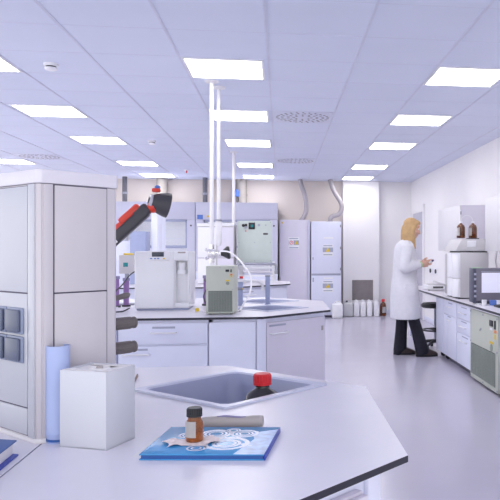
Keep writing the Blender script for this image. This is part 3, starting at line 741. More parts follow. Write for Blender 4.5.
# ------------------------------------------------------------------ fume hoods and back wall
def fume_hood(x0, x1, label):
    t = thing('fume_hood', label, 'fume hood', (x0, 13.0, 0), 0, 'fume hoods along the back wall'); Wd = x1-x0
    MB().box(0, Wd, 0, .95, 1.84, 2.155, .006).build('fascia', 'fume', t)
    MB().box(0, .14, 0, .9, .9, 1.84, .004).build('side_post', 'fume', t); MB().box(Wd-.14, Wd, 0, .9, .9, 1.84, .004).build('side_post', 'fume', t)
    MB().box(.14, Wd-.14, .82, .9, .9, 1.84).build('back_liner', 'white', t)
    MB().box(0, Wd, -.02, .9, .87, .9, .004).build('work_surface', 'lam', t)
    c = MB().box(0, Wd, .03, .9, .08, .87, .003); c.box(.02, Wd-.02, .08, .85, 0, .08); c.build('base_cabinet', 'cab', t)
    for k in range(2): front(t, 'door', .01+k*Wd/2, Wd/2-.01+k*Wd/2, .1, .85, .03)
    s = MB(); s.box(.14, Wd-.14, .03, .055, 1.32, 1.37, .003); s.box(.14, .17, .03, .055, 1.37, 1.84, .003); s.box(Wd-.17, Wd-.14, .03, .055, 1.37, 1.84, .003); s.box(.14, Wd-.14, .03, .055, 1.80, 1.84)
    sa = s.build('sash_frame', 'sink', t); MB().box(.17, Wd-.17, .040, .044, 1.37, 1.80).build('pane', 'glass', sa)
    MB().box(.3, Wd-.3, .08, .13, 1.832, 1.842).build('hood_fill_strip', 'hoodfill', t)  # added glowing strip, hidden behind the sash top, brightens the hood interior
    b = MB()
    for z in (.95, 1.25, 1.5, 1.68): b.box(.14, Wd-.14, .818, .821, z, z+.006)
    b.build('liner_joints', 'cab', t)
    MB().cyl((Wd-.07, .002, 1.73), (Wd-.07, -.01, 1.73), .016, n=14).build('service_valve', 'dark', t); MB().cyl((.07, .002, 1.73), (.07, -.01, 1.73), .016, n=14).build('service_valve', 'dark', t)
    return t
M['hoodfill'] = mat('hood_fill_glow', (.9, .9, .9), .6, emit=(1, 1, 1), estr=14.)  # emission for the added, unseen fill strips inside the hoods
h1 = fume_hood(-3.02, -1.545, 'left fume hood with yellow dot, seen between the cabinet column and service column')
h2 = fume_hood(-1.535, -.06, 'right fume hood with blue label, ending beside the tall grey cabinet')
MB().cyl((1.475-1.255, .002, 1.90), (1.475-1.255, -.008, 1.90), .02, n=16).build('yellow_dot', 'yellow', h2)
b = MB(); b.box(.03, .13, -.012, .002, 1.845, 1.925, .004); b.build('blue_label', 'signblue', h2)
MB().cyl((.225, .002, 1.895), (.225, -.008, 1.895), .02, n=16).build('yellow_dot', 'yellow', h1)
def riser(x, r, m, label, z0=2.155):
    t = thing('wall_pipe', label, 'pipe', (x, 13.62 if r < .08 else 13.84, z0), 0, 'vertical pipes above the fume hoods')
    MB().cyl((0, 0, 0), (0, 0, ZC-z0), r).build('pipe', m, t); MB().cyl((0, 0, .18), (0, 0, .22), r*1.12).build('clamp', 'steel' if m == 'darkpipe' else m, t)
    return t
riser(-2.90, .045, 'darkpipe', 'dark vertical pipe above the left fume hood, left one')
riser(-1.43, .045, 'darkpipe', 'dark vertical pipe above the fume hoods, just left of the poles')
riser(-2.26, .105, 'ductb', 'thick beige duct above the left fume hood behind the black arm hood')
t = riser(-.765, .105, 'ductb', 'thick beige duct above the right fume hood, right of the poles')
b = MB(); b.box(-.13, -.03, -.16, -.09, .16, .27, .012); b.cyl((-.08, -.13, .26), (-.08, -.13, .30), .03); b.build('damper_actuator', 'signblue', t)
b = MB(); b.tube([(-.06, -.12, .16), (-.05, -.12, .08), (-.1, -.12, .02), (-.14, -.12, .003)], .008, 8); b.build('actuator_cable', 'dark', t)

def sign(t, x, y, z, n):
    b = MB(); b.box(x-.10, x+.10, y-.004, y, z-.11, z+.11, .002, 0); b.box(x-.085, x+.085, y-.0055, y-.003, z+.078, z+.098, 0, 1); b.box(x-.085, x+.085, y-.0055, y-.003, z-.092, z-.074, 0, 1)
    b.box(x-.098, x+.098, y-.0055, y-.003, z-.035, z+.055, 0, 1)
    tri = lambda cx, s: b.prism([(cx-s, -s*.85), (cx+s, -s*.85), (cx, s)], 0, .002, 0, 2, Matrix.Translation((0, y-.0055, z+.01)) @ Euler((R(90), 0, 0)).to_matrix().to_4x4())
    if n == 2:
        b.box(x-.092, x-.004, y-.007, y-.005, z-.031, z+.051, 0, 0); tri(x+.05, .038)
        tb = bmesh.new(); rr = []
        for rad in (.026, .036): rr.append([tb.verts.new((x-.048+rad*math.cos(2*math.pi*i/24), y-.0075, z+.01+rad*math.sin(2*math.pi*i/24))) for i in range(24)])
        for i in range(24): tb.faces.new((rr[0][i], rr[0][(i+1) % 24], rr[1][(i+1) % 24], rr[1][i]))
        b._merge(tb, 3); b.box(-.004, .004, -.001, 0, -.028, .028, 0, 3, xf(x-.048, y-.007, z+.01, 0, 45, 0))
    else: tri(x, .042)
    return b.build('warning_label', ['white', 'signgrey', 'yellow', 'red'], t)
t = thing('safety_cabinet', 'tall pale grey single-door safety cabinet next to the right fume hood', 'cabinet', (-.03, 13.35, 0))
MB().box(0, .575, 0, .62, .04, 1.86, .004).build('body', 'cabp', t); MB().box(.02, .555, .04, .6, 0, .04).build('plinth', 'gap', t)
d = MB().box(.035, .52, -.02, 0, .06, 1.845, .004).build('door', 'cabp', t)
MB().box(.475, .485, -.03, -.02, .78, .92, .003).build('handle', 'white', d)
MB().box(.535, .575, -.015, 0, .04, 1.86, .003).build('frame_strip', 'fume', t)
MB().cyl((.05, -.019, 1.80), (.05, -.026, 1.80), .018, n=14).build('yellow_dot', 'yellow', d)
sign(t, .27, -.02, 1.415, 2)
t = thing('safety_cabinet', 'pale grey two-part safety cabinet with upper and lower door left of pilaster', 'cabinet', (.565, 13.35, 0))
MB().box(0, .575, 0, .62, .04, 1.83, .004).build('body', 'cab', t); MB().box(.02, .555, .04, .6, 0, .04).build('plinth', 'gap', t)
d = MB().box(.01, .565, -.02, 0, .838, 1.82, .004).build('door', 'cab', t)
d2 = MB().box(.01, .565, -.02, 0, .06, .80, .004).build('door', 'cab', t)
MB().box(.01, .565, -.004, .001, .80, .838).build('door_gap', 'signgrey', t)
for z in (1.72, 1.3, .90): MB().cyl((.56, -.024, z), (.56, -.024, z+.05), .009).build('hinge', 'steel', d)
MB().box(.03, .045, -.03, -.02, 1.10, 1.15, .003).build('lock', 'steel', d); MB().box(.03, .05, -.03, -.02, .68, .76, .003).build('lock', 'steel', d2)
MB().box(.24, .42, -.023, -.019, 1.50, 1.53, .001).build('plain_label', 'white', d)
MB().box(.24, .42, -.023, -.019, .735, .765, .001).build('plain_label', 'white', d2)
sign(t, .32, -.02, 1.28, 1); sign(t, .32, -.02, .595, 1)
t = thing('duct', 'curved grey flexible duct rising from the single-door safety cabinet', 'duct', (0, 0, 0), 0, 'flexible ducts of the safety cabinets')
MB().tube([(.365, 13.65, ZC), (.40, 13.65, 2.52), (.462, 13.65, 2.33), (.487, 13.65, 2.15), (.47, 13.65, 2.0), (.40, 13.65, 1.868)], .045, 16, 0, 10, .03).build('flexible_pipe', 'duct', t); MB().cyl((.40, 13.65, 1.86), (.40, 13.65, 1.885), .055).build('collar', 'duct', t)
t = thing('duct', 'hooked grey flexible duct rising from the two-part safety cabinet', 'duct', (0, 0, 0), 0, 'flexible ducts of the safety cabinets')
MB().tube([(.947, 13.62, ZC), (.985, 13.62, 2.52), (1.04, 13.62, 2.40), (1.15, 13.62, 2.22), (1.172, 13.62, 2.10), (1.12, 13.62, 1.99), (1.0, 13.62, 1.945), (.955, 13.62, 1.90), (.95, 13.62, 1.838)], .045, 16, 0, 10, .03).build('flexible_pipe', 'duct', t); MB().cyl((.95, 13.62, 1.83), (.95, 13.62, 1.855), .055).build('collar', 'duct', t)
t = thing('wall_grille', 'brown-grey ventilation grille low on the white pilaster', 'vent grille', (1.607, 13.83, .29))
b = MB(); b.box(-.21, .21, -.012, 0, 0, .02); b.box(-.21, .21, -.012, 0, .38, .40); b.box(-.21, -.19, -.012, 0, 0, .4); b.box(.19, .21, -.012, 0, 0, .4); b.build('frame', 'grill', t)
b = MB()
for i in range(16): b.box(-.19, .19, -.003, .0, 0, .018, 0, 0, xf(0, -.004, .025+i*.0225, -30))
b.box(-.19, .19, -.001, 0, .02, .38); b.build('louvre', 'grill', t)

# canisters on the floor
def jerrycan(x, y, wd, dp, h, m, label, rz=0):
    t = thing('jerrycan', label, 'jerrycan', (x, y, 0), rz, 'jerrycans by the back wall')
    b = MB(); b.box(-wd/2, wd/2, -dp/2, dp/2, 0, h*.86, min(wd, dp)*.16, seg=3); b.build('body', m, t)
    b = MB(); b.box(-wd*.34, wd*.34, -dp*.32, dp*.32, h*.82, h*.91, .012); b.tube([(-wd*.25, dp*.1, h*.86), (-wd*.15, dp*.1, h*.97), (wd*.2, dp*.1, h*.97), (wd*.3, dp*.1, h*.86)], .012, 10, 0, 4); b.build('handle', m, t)
    MB().cyl((-wd*.12, -dp*.2, h*.88), (-wd*.12, -dp*.2, h), .02).build('cap', m if m == 'jerry' else 'dark', t)
jerrycan(1.055, 13.22, .20, .17, .32, 'jerry', 'white jerrycan standing foremost, right beside the two-part safety cabinet')
jerrycan(1.285, 13.50, .205, .2, .31, 'jerryt', 'greyish translucent jerrycan, second from the left on the floor')
for k, (x, l) in enumerate(((1.447, 'first narrow white jerrycan right of the translucent one, below the grille'), (1.572, 'second narrow white jerrycan in front of the wall grille'), (1.695, 'third narrow white jerrycan in front of the wall grille'), (1.832, 'rightmost narrow white jerrycan, beside the brown bottle'))):
    jerrycan(x, 13.52, .108, .26, .315, 'jerry', l)
bottle('solvent_bottle', 'brown bottle with red cap standing on floor at end of jerrycan row', 'bottle', (1.975, 13.52, 0), .062, .33, 'amber', 'red', .032, .05, (.2, .55, -110, -40, 'white'))

# ------------------------------------------------------------------ RIGHT BENCH
XF = 1.86
o = MB().box(XF, XR, 3.2, 10.4, .722, .75).build('bench_worktop', 'lam')
b = MB(); b.box(XF+.003, XR-.001, 3.203, 10.397, .72, .75, .0, 0); b.box(XF-.001, XF+.003, 3.2, 10.4, .729, .7485, .001, 1); b.bm.normal_update()
bpy.data.objects.remove(o)
o = b.build('bench_worktop', ['lam', 'lamedge']); tag(o, 'long low worktop along the right wall carrying monitor and instruments', 'worktop'); o_top = o
def bench_unit(name, label, cat, y0, y1, fronts, m='cab', casters=False, z0=.075):
    """unit whose front faces -x; local x runs along -y"""
    t = thing(name, label, cat, (XF+.045, y1, 0), -90)
    Wd = y1-y0
    MB().box(0, Wd, 0, .6, z0, .715, .002).build('carcass', m, t)
    if casters:
        for x in (.06, Wd-.06):
            for y in (.06, .5):
                c = MB(); c.cyl((x-.012, y, .03), (x+.012, y, .03), .03); c.box(x-.02, x+.02, y-.02, y+.02, .04, z0+.002, .003); c.build('caster', 'black', t)
    else: MB().box(0.002, Wd-.002, .06, .58, 0, z0).build('plinth', 'gap', t)
    for nm, a0, a1, b0, b1, sl, hd in fronts:
        front(t, nm, a0*Wd+.003, a1*Wd-.003, b0, b1, 0, sl and (sl[0]*Wd, sl[1]*Wd, sl[2]), hd and (hd[0]*Wd, hd[1]*Wd, hd[2]))
    return t
bench_unit('mobile_pedestal', 'narrow grey mobile cabinet on casters at the stool end of side bench', 'cabinet', 8.06, 8.42, [('door', 0, 1, .08, .71, None, None)], 'cabp', True, .08)
bench_unit('drawer_cabinet', 'pale bench cabinet with one drawer above doors, left of the three-drawer one', 'cabinet', 7.42, 8.04, [('drawer', 0, 1, .555, .71, (.42, .72, .69), (.42, .72, .65)), ('door', 0, .34, .08, .55, None, None), ('door', .34, 1, .08, .55, (.36, .6, .535), (.40, .66, .50))])
bench_unit('drawer_cabinet', 'pale three-drawer bench cabinet directly left of the green-grey chiller', 'cabinet', 6.85, 7.40, [('drawer', 0, 1, .565, .71, (.35, .75, .69), (.3, .72, .63)), ('drawer', 0, 1, .415, .56, (.35, .75, .54), (.3, .72, .49)), ('drawer', 0, 1, .08, .41, (.4, .85, .385), (.35, .8, .34))])
bench_unit('drawer_cabinet', 'pale bench cabinet right of the green-grey chiller at the right edge', 'cabinet', 5.25, 5.90, [('drawer', 0, 1, .565, .71, (.3, .6, .69), (.3, .6, .63)), ('drawer', 0, 1, .415, .56, None, (.3, .6, .49)), ('drawer', 0, 1, .08, .41, None, (.3, .6, .34))])
bench_unit('drawer_cabinet', 'nearest pale bench cabinet, cropped beyond the right picture edge', 'cabinet', 3.3, 5.23, [('door', 0, .5, .08, .71, None, None), ('door', .5, 1, .08, .71, None, None)])
o = MB().box(XR-.03, XR-.003, 8.45, 10.2, .005, .715, .002).build('bench_back_panel', 'cab'); tag(o, 'pale blue panel closing the back of the knee space under side bench', 'panel')
b = MB(); b.box(0, .05, 0, .05, 0, .72, .003); b.box(0, .65, 0, .05, .66, .72, .003); b.box(.6, .65, 0, .05, 0, .72, .003); lg = b.build('leg_frame', 'cab', o_top); lg.location = (XF+.05, 10.3, 0)
# under-bench chiller
t = thing('floor_chiller', 'large green-grey chiller with louvred grille built in under side bench', 'chiller', (XF+.022, 6.83, 0), -90)
W_, H_ = .90, .705
MB().box(0, W_, 0, .6, .03, H_, .004).build('case', 'green', t)
for x in (.08, W_-.08):
    for y in (.08, .5): MB().cyl((x, y, 0), (x, y, .035), .03).build('foot', 'black', t)
b = MB().box(.055, W_-.075, -.003, .001, .075, .375, .001, 1)
for i in range(22): b.box(.058, W_-.078, -.010, -.001, .078+i*.0134, .0858+i*.0134, .001, 0)
for i in range(9): b.box(.058+i*.0955, .064+i*.0955, -.011, -.001, .076, .374, 0, 0)
b.build('vent_grille', ['greend', 'grillgap'], t)
b = MB(); b.box(.66, .76, -.008, .002, .605, .66, .003); b.build('power_inlet', 'black', t)
MB().box(.80, .84, -.008, .002, .59, .665, .003).build('switch', 'black', t); MB().box(.80, .86, -.004, .001, .555, .58).build('orange_label', 'orange', t); MB().box(.81, .85, -.004, .001, .50, .545).build('yellow_sticker', 'yellow', t)
MB().box(.66, .77, -.004, .001, .448, .468).build('yellow_label', 'yellow', t); MB().box(.67, .74, -.004, .001, .57, .59).build('white_label', 'white', t)
b = MB(); b.cyl((.71, .001, .41), (.71, -.005, .41), .034, n=20); b.build('round_seal', 'greend', t)
for x, z in ((.02, .685), (.45, .685), (.88, .685), (.02, .39), (.88, .39), (.02, .05), (.45, .05), (.88, .05), (.35, .53), (.38, .545)): MB().cyl((x, .001, z), (x, -.005, z), .009, n=8).build('screw', 'steel', t)

# HPLC tower
t = thing('chromatograph', 'tall light grey instrument tower with rounded front columns on side bench', 'instrument', (1.93, 7.55, .75))
MB().box(.035, .36, 0, .56, .012, .515, .006).build('case', 'ivory', t)
MB().box(.02, .34, .02, .54, 0, .014).build('foot', 'dark', t)
for y, nm in ((.10, 'rounded_door'), (.32, 'rounded_door')):
    p = [(.05, y-.098), (.05, y+.098)]+[(.02-.05*math.sin(R(a))-.0, y+.098*math.cos(R(a))) for a in range(0, 181, 15)]
    b = MB(); b.prism(p, .02, .225, .003); b.prism(p, .23, .51, .003); b.build(nm, 'white', t)
MB().box(-.01, .05, .425, .55, .03, .50, .012).build('side_column', 'ivory', t)
MB().box(.0, .03, .1985, .2215, .02, .51).build('front_gap', 'steel', t)
b = MB(); b.box(.04, .13, .02, .5, .512, .53); b.box(.17, .35, .02, .5, .512, .53); b.build('shadow_gap', 'dark', t)
b = MB()
prof = [(-.02, .53), (.36, .53), (.36, .665), (.09, .665), (.05, .655)]
mt = Matrix.Translation((0, .56, 0)) @ Euler((R(90), 0, 0)).to_matrix().to_4x4()
b.prism(prof, 0, .56, .006, 0, mt); b.build('solvent_tray', 'ivory', t)
MB().box(.115, .215, -.004, .002, .575, .645, .002).build('front_label', 'white', t)
b = MB(); b.box(-.16, .01, .36, .44, 0, .022, .006, 0, Matrix.Translation((-.01, .08, .115)) @ Euler((0, R(18), 0)).to_matrix().to_4x4()); b.build('sample_arm', 'ivory', t)
MB().box(.13, .26, .03, .10, .664, .675, .002).build('bottle_mat', 'dark', t)
for x, lb in ((2.012, 'left amber solvent bottle with white cap on top of the grey instrument tower'), (2.15, 'right amber solvent bottle with white cap on top of the grey instrument tower')):
    bottle('solvent_bottle', lb, 'bottle', (x, 7.70, .75+.6755), .048, .19, 'amber', 'white', .018, .02, (.15, .62, 150, 240, 'yellow' if 0 else 'whitep'), 'amber bottles on the instrument tower')
o = MB().tube([(2.012, 7.70, 1.612), (2.03, 7.70, 1.66), (2.08, 7.70, 1.685), (2.135, 7.70, 1.66), (2.15, 7.70, 1.612)], .003, 8).build('solvent_tubing', 'hose'); tag(o, 'thin white tubing looping between the two amber bottle caps', 'tubing')

# monitor
t = thing('monitor', 'dark framed monitor with lit pale screen at the right edge of bench', 'monitor', (1.905, 6.80, .75))
MB().box(.03, .58, 0, .14, .03, .362, .008).build('bezel', 'bezel', t)
MB().box(0, .045, .005, .16, .015, .360, .006).build('side_housing', 'bezeld', t)
MB().box(.085, .53, -.003, .002, .115, .315, .001).build('screen', 'screen', t)
for z in (.07, .12, .17, .24, .29): MB().box(.008, .030, -.002, .01, z, z+.022, .002).build('port', 'signgrey', t)
MB().box(.005, .10, .03, .1, .360, .366, .002).build('green_strip', 'lime', t)
MB().box(.03, .56, .02, .14, 0, .032, .006).build('foot', 'bezeld', t)
MB().box(.08, .55, -.002, .002, .325, .33, .001).build('bezel_line', 'signgrey', t)
o = MB().lathe([(0, 0), (.022, 0), (.026, .055), (.022, .055), (.019, .004), (0, .004)], 20).build('cup', 'white'); o.location = (1.975, 6.66, .75); tag(o, 'small white cup in front of the monitor', 'cup')
t = thing('tube_rack', 'small blue and white rack right of the white cup before the monitor', 'rack', (2.035, 6.64, .75)); MB().box(0, .06, 0, .05, 0, .05, .004).build('body', 'signblue', t); MB().box(.06, .11, 0, .05, 0, .05, .004).build('white_end', 'white', t)
t = thing('sample_dish', 'flat white dish on bench edge left of the white cup', 'dish', (1.93, 6.70, .75)); MB().lathe([(0, 0), (.03, 0), (.034, .014), (.031, .014), (.028, .003), (0, .003)], 24).build('dish', 'white', t)
t = thing('keyboard', 'black keyboard on the bench below the monitor at right edge', 'keyboard', (2.02, 6.35, .75), 0); MB().box(0, .45, 0, .15, .0, .016, .004).build('tray', 'black', t)
b = MB()
for j in range(5):
    for i in range(15): MB().box(.012+i*.0285, .036+i*.0285, .012+j*.027, .034+j*.027, .016, .022, .002).build('key', 'dark', t)
# wall cabinets
def wall_cab(y0, y1, z0, z1, label):
    t = thing('wall_cabinet', label, 'wall cabinet', (XR, y0, z0), 0, 'white wall cabinets above the side bench')
    MB().box(-.35, 0, 0, y1-y0, 0, z1-z0, .003).build('body', 'cabp', t)
    d = MB().box(-.37, -.352, .002, y1-y0-.002, 0, z1-z0, .003).build('door', 'wcab', t)
    b = MB()
    for z in (.08, z1-z0-.12): b.cyl((-.362, -.006, z), (-.362, -.006, z+.04), .008, n=10)
    b.build('hinges', 'steel', t)
    b = MB(); b.cyl((-.376, .09, .03), (-.376, .20, .03), .005, n=8); b.build('handle', 'steel', d)
wall_cab(8.65, 9.9, 1.28, 1.86, 'white wall cabinet behind the amber bottles on the right wall')
wall_cab(5.5, 7.56, 1.28, 1.86, 'white wall cabinet above the monitor at the right edge')
# wall sockets & small far-bench things
t = thing('wall_socket', 'white socket strip with two dark outlets on the right wall just past the woman\'s hands', 'socket', (XR, 11.85, .925)); MB().box(-.012, 0, -.32, .32, -.05, .05, .004).build('plate', 'white', t)
for y in (-.21, .21): MB().cyl((-.011, y, 0), (-.03, y, 0), .036, n=16).build('outlet', 'dark', t)
t = thing('bench_balance', 'low white instrument with keypad on far end of the side bench', 'instrument', (1.93, 9.15, .75)); MB().box(0, .30, 0, .25, .006, .07, .012).build('case', 'white', t); MB().box(.08, .22, -.002, .003, .03, .055, .001).build('display', 'dark', t); MB().box(.03, .27, .04, .2, .07, .085, .004).build('pan', 'ivory', t)
for x in (.03, .27): MB().cyl((x, .03, 0), (x, .03, .008), .012).build('foot', 'dark', t)
t = thing('wall_conduit', 'grey hose and cable bundle on wall right of the instrument tower', 'conduit', (2.56, 7.9, .75)); b = MB(); b.tube([(0, .05, 0), (-.01, .05, .2), (.01, .05, .4), (0, .05, .53)], .015, 10); b.build('hose', 'duct', t); b = MB(); b.tube([(-.06, 0, 0), (-.04, 0, .25), (-.08, 0, .40), (-.06, 0, .53)], .010, 10); b.build('hose', 'hose', t)
# stool
t = thing('lab_stool', 'black lab stool tucked under the side bench behind the woman', 'stool', (2.0, 8.95, 0))
MB().lathe([(0, .54), (.17, .54), (.19, .555), (.19, .585), (.17, .60), (0, .605)], 32).build('seat', 'stool', t)
MB().cyl((0, 0, .09), (0, 0, .54), .022).build('column', 'steel', t)
b = MB(); b.tube([(.17*math.cos(a*math.pi/12), .17*math.sin(a*math.pi/12), .25) for a in range(25)], .011, 10, 0, 1)
for k in range(3): a = k*2.094; b.cyl((0, 0, .25), (.17*math.cos(a), .17*math.sin(a), .25), .009)
b.cyl((0, 0, .22), (0, 0, .28), .035); b.build('foot_ring', 'stool', t)
for k in range(5):
    a = k*2*math.pi/5+.3; c, s = math.cos(a), math.sin(a)
    l = MB().tube([(0, 0, .105), (.12*c, .12*s, .10), (.25*c, .25*s, .065)], [.024, .02, .015], 10).build('leg', 'stool', t)
    k_ = MB(); k_.cyl((.25*c-.015*s, .25*s+.015*c, .028), (.25*c+.015*s, .25*s-.015*c, .028), .028); k_.cyl((.25*c, .25*s, .03), (.25*c, .25*s, .07), .008); k_.build('caster', 'black', l)

# ------------------------------------------------------------------ WOMAN
t = thing('person', 'woman in white lab coat with long blonde hair standing at side bench, holding a vial', 'person', (1.505, 8.45, 0))
sR, eR, wR = Vector((.0, -.165, 1.345)), Vector((-.05, -.205, 1.075)), Vector((.165, -.135, 1.115))
sL, eL, wL = Vector((.03, .165, 1.345)), Vector((.05, .20, 1.075)), Vector((.225, .075, 1.135))
hipR, kneeR, ankR = Vector((.01, -.08, .86)), Vector((.085, -.095, .47)), Vector((.195, -.105, .085))
hipL, kneeL, ankL = Vector((.0, .09, .86)), Vector((-.02, .09, .47)), Vector((-.045, .09, .085))
b = MB()
b.loft([(0, 0, .80, .08, .12), (0, 0, .88, .105, .165), (.0, 0, .96, .095, .15), (.01, 0, 1.08, .08, .12), (.015, 0, 1.2, .095, .14), (.01, 0, 1.30, .085, .145), (.015, 0, 1.355, .06, .10), (.03, 0, 1.405, .05, .055)])
b.tube([(.03, 0, 1.37), (.05, 0, 1.43), (.075, 0, 1.50)], [.055, .05, .052], 14)
# head, tilted down toward the hands
HM = Matrix.Translation((.085, 0, 1.555)) @ Euler((0, R(16), 0)).to_matrix().to_4x4()
def hp(x, y, z): return tuple(HM @ Vector((x, y, z)))
hr = (0, R(16), 0)
b.ell(hp(-.008, 0, .025), (.092, .074, .092), hr); b.ell(hp(.030, 0, -.035), (.062, .058, .075), hr)
b.ell(hp(.066, 0, -.088), (.022, .024, .020), hr); b.ell(hp(.058, 0, .045), (.035, .055, .035), hr)
b.tube([hp(.084, 0, .020), hp(.099, 0, -.008), hp(.108, 0, -.028), hp(.092, 0, -.038)], [.008, .011, .013, .009], 10)
for s in (-1, 1):
    b.ell(hp(.066, s*.038, -.02), (.025, .02, .022), hr); b.ell(hp(-.008, s*.074, -.005), (.020, .010, .032), hr)
b.ell(hp(.085, 0, -.055), (.012, .022, .007), hr); b.ell(hp(.083, 0, -.068), (.012, .020, .008), hr)
for S, E_, W_2 in ((sR, eR, wR), (sL, eL, wL)):
    b.tube([Vector((S.x, S.y*.82, S.z-.03)), S.lerp(E_, .3), S.lerp(E_, .65), E_, E_.lerp(W_2, .35), W_2], [.042, .045, .043, .038, .038, .025], 14, 0, 5)
def hand(Wp, dirv, up, side):
    d = Vector(dirv).normalized(); u = Vector(up).normalized(); n = d.cross(u).normalized()
    c = Wp+d*.05
    mt = Matrix((( d.x, u.x, n.x, c.x), (d.y, u.y, n.y, c.y), (d.z, u.z, n.z, c.z), (0, 0, 0, 1)))
    tb = bmesh.new(); bmesh.ops.create_uvsphere(tb, u_segments=18, v_segments=12, radius=1); bmesh.ops.transform(tb, matrix=mt @ Matrix.Diagonal((.052, .040, .017, 1)), verts=tb.verts); b._merge(tb, 0)
    for k, (o_, L_) in enumerate(((.030, .068), (.010, .078), (-.010, .072), (-.029, .056))):
        p = c+d*.034+u*o_; pts = [p]; ang = .25; rad = (.0092, .009, .0085, .0075)
        for sg, f_ in ((.45, .5), (.32, .55), (.25, .5)):
            ang += f_*.7; p = p+(d*math.cos(ang)+n*side*math.sin(ang))*L_*sg; pts.append(p)
        b.tube(pts, rad, 10, 0, 2); b.ell(pts[-1], (.0075,)*3)
    p = Wp+d*.025+u*.028; q_ = p+(d*.65+u*.6+n*side*.45).normalized()*.034; r_ = q_+(d*.85+u*.05+n*side*.6).normalized()*.028
    b.tube([p, q_, r_], [.013, .0105, .0085], 10, 0, 3); b.ell(r_, (.0085,)*3)
hand(wR, (.95, .28, .08), (-.1, -.1, 1), -1)
hand(wL, (.92, -.25, .02), (0, .2, 1), 1)
for H_, K_, A_ in ((hipR, kneeR, ankR), (hipL, kneeL, ankL)):
    b.tube([H_, H_.lerp(K_, .5), K_, K_.lerp(A_, .35), A_], [.085, .072, .052, .052, .035], 16, 0, 5)
    b.ell(A_+Vector((.06, 0, -.045)), (.115, .04, .032))
b.build('body', 'skin', t, remesh=.0055, smooth_it=3)
for s in (-1, 1):
    e = MB(); e.ell(hp(.076, s*.030, .012), (.012, .015, .009), hr, 0); e.ell(hp(.086, s*.030, .011), (.004, .006, .006), hr, 1); e.build('eye', ['eyew', 'dark'], t)
    e = MB(); e.tube([hp(.082, s*.014, .036), hp(.080, s*.032, .041), hp(.066, s*.050, .036)], .0035, 8); e.build('eyebrow', 'hair', t)
e = MB(); e.ell(hp(.094, 0, -.0555), (.006, .019, .005), hr); e.ell(hp(.091, 0, -.066), (.007, .017, .005), hr); e.build('lips', 'lips', t)
# hair: cap plus long locks
b = MB()
b.ell(hp(-.022, 0, .040), (.098, .086, .092), hr); b.ell(hp(.03, 0, .085), (.06, .065, .035), hr)
for y0, dx, ln in ((-.082, .0, .0), (-.076, -.035, .0), (-.055, -.075, .0), (0, -.095, 0.), (.055, -.075, .0), (.076, -.035, .0), (.082, 0, .0)):
    x = dx
    p0 = Vector(hp(x+.02, y0*.8, .06)); p1 = Vector(hp(x+.0, y0*1.02, -.02))
    b.tube([p0, p1, (p1.x-.008, y0*1.05, 1.46), (p1.x-.004, y0*1.05, 1.40), (p1.x+.01, y0*.95, 1.33)], [.02, .032, .034, .033, .02], 12, 0, 5)
for s in (-1, 1):
    b.tube([hp(.035, s*.05, .085), hp(.012, s*.080, .02), hp(.002, s*.082, -.06), (.085, s*.082, 1.43), (.092, s*.085, 1.36), (.11, s*.08, 1.30)], [.022, .028, .03, .03, .028, .012], 12, 0, 5)
b.build('hair', 'hair', t, remesh=.008, smooth_it=3)
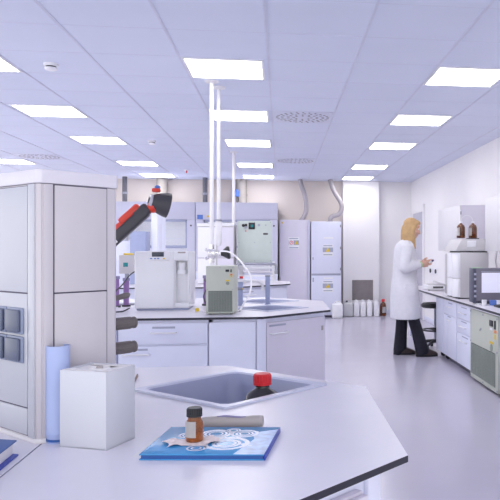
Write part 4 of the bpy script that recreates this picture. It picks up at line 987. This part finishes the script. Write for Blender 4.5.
# coat
b = MB()
b.loft([(.0, 0, .455, .188, .225), (.0, 0, .60, .183, .225), (-.004, 0, .80, .172, .212), (-.008, 0, .95, .150, .185), (-.005, 0, 1.08, .140, .165), (.0, 0, 1.20, .140, .175), (-.002, 0, 1.30, .128, .185), (.0, 0, 1.365, .105, .178), (.018, 0, 1.405, .080, .11), (.03, 0, 1.425, .058, .062)], 32)
for S, E_, W_2 in ((sR, eR, wR), (sL, eL, wL)):
    b.tube([S+Vector((0, 0, -.01)), S.lerp(E_, .5), E_, E_.lerp(W_2, .5), W_2.lerp(E_, .04)], [.082, .070, .062, .056, .048], 18, 0, 6)
b.build('lab_coat', 'coat', t, remesh=.011, smooth_it=4)
b = MB()
b.prism([(.035, -.075), (.105, -.045), (.085, -.01), (.03, -.04)], 0, .012, .004, 0, Matrix.Translation((.0, 0, 1.405)) @ Euler((0, R(18), 0)).to_matrix().to_4x4())
b.prism([(.035, .075), (.105, .045), (.085, .01), (.03, .04)], 0, .012, .004, 0, Matrix.Translation((.0, 0, 1.405)) @ Euler((0, R(18), 0)).to_matrix().to_4x4())
b.build('collar', 'coat', t)
b = MB(); b.box(-.05, .07, -.218, -.19, .74, .88, .006, 0, xf(0, .0, 0, 0, 0, 3)); b.build('pocket', 'coat', t)
wd = (wR-eR).normalized(); b = MB(); b.tube([wR-wd*.004, wR+wd*.012], .036, 18, 0, 1); b.build('cuff_band', 'lime', t)
# trousers and shoes
b = MB()
for H_, K_, A_ in ((hipR, kneeR, ankR), (hipL, kneeL, ankL)):
    b.tube([H_, H_.lerp(K_, .5), K_, K_.lerp(A_, .5), A_+Vector((0, 0, -.02)), A_+Vector((.008, 0, -.05))], [.09, .080, .072, .074, .084, .088], 20, 0, 5)
b.loft([(0, 0, .80, .11, .16), (0, 0, .90, .115, .175), (.0, 0, .98, .10, .16)])
b.build('trousers', 'trouser', t, remesh=.012, smooth_it=3)
for A_ in (ankR, ankL):
    s = MB(); x0, y0 = A_.x, A_.y
    s.loft([(x0+.055, y0, .020, .135, .046), (x0+.055, y0, .035, .138, .048), (x0+.045, y0, .055, .125, .046), (x0+.02, y0, .08, .09, .042), (x0, y0, .105, .055, .042)], 24, 0)
    sh = s.build('shoe', 'shoe', t, ang=1.)
    MB().loft([(x0+.055, y0, 0, .136, .046), (x0+.055, y0, .022, .14, .049)], 24).build('sole', 'black', sh)
v = thing('sample_vial', 'small dark-capped vial held in the woman\'s hands', 'vial', (1.505+.305, 8.45-.055, 1.145), 0)
v.rotation_euler = (R(10), R(60), 0)
MB().lathe([(0, -.02), (.011, -.02), (.012, -.016), (.012, .02), (0, .02)], 20).build('vial_body', 'white', v); MB().lathe([(0, .02), (.013, .02), (.013, .045), (.011, .048), (0, .048)], 20).build('vial_cap', 'violet', v)
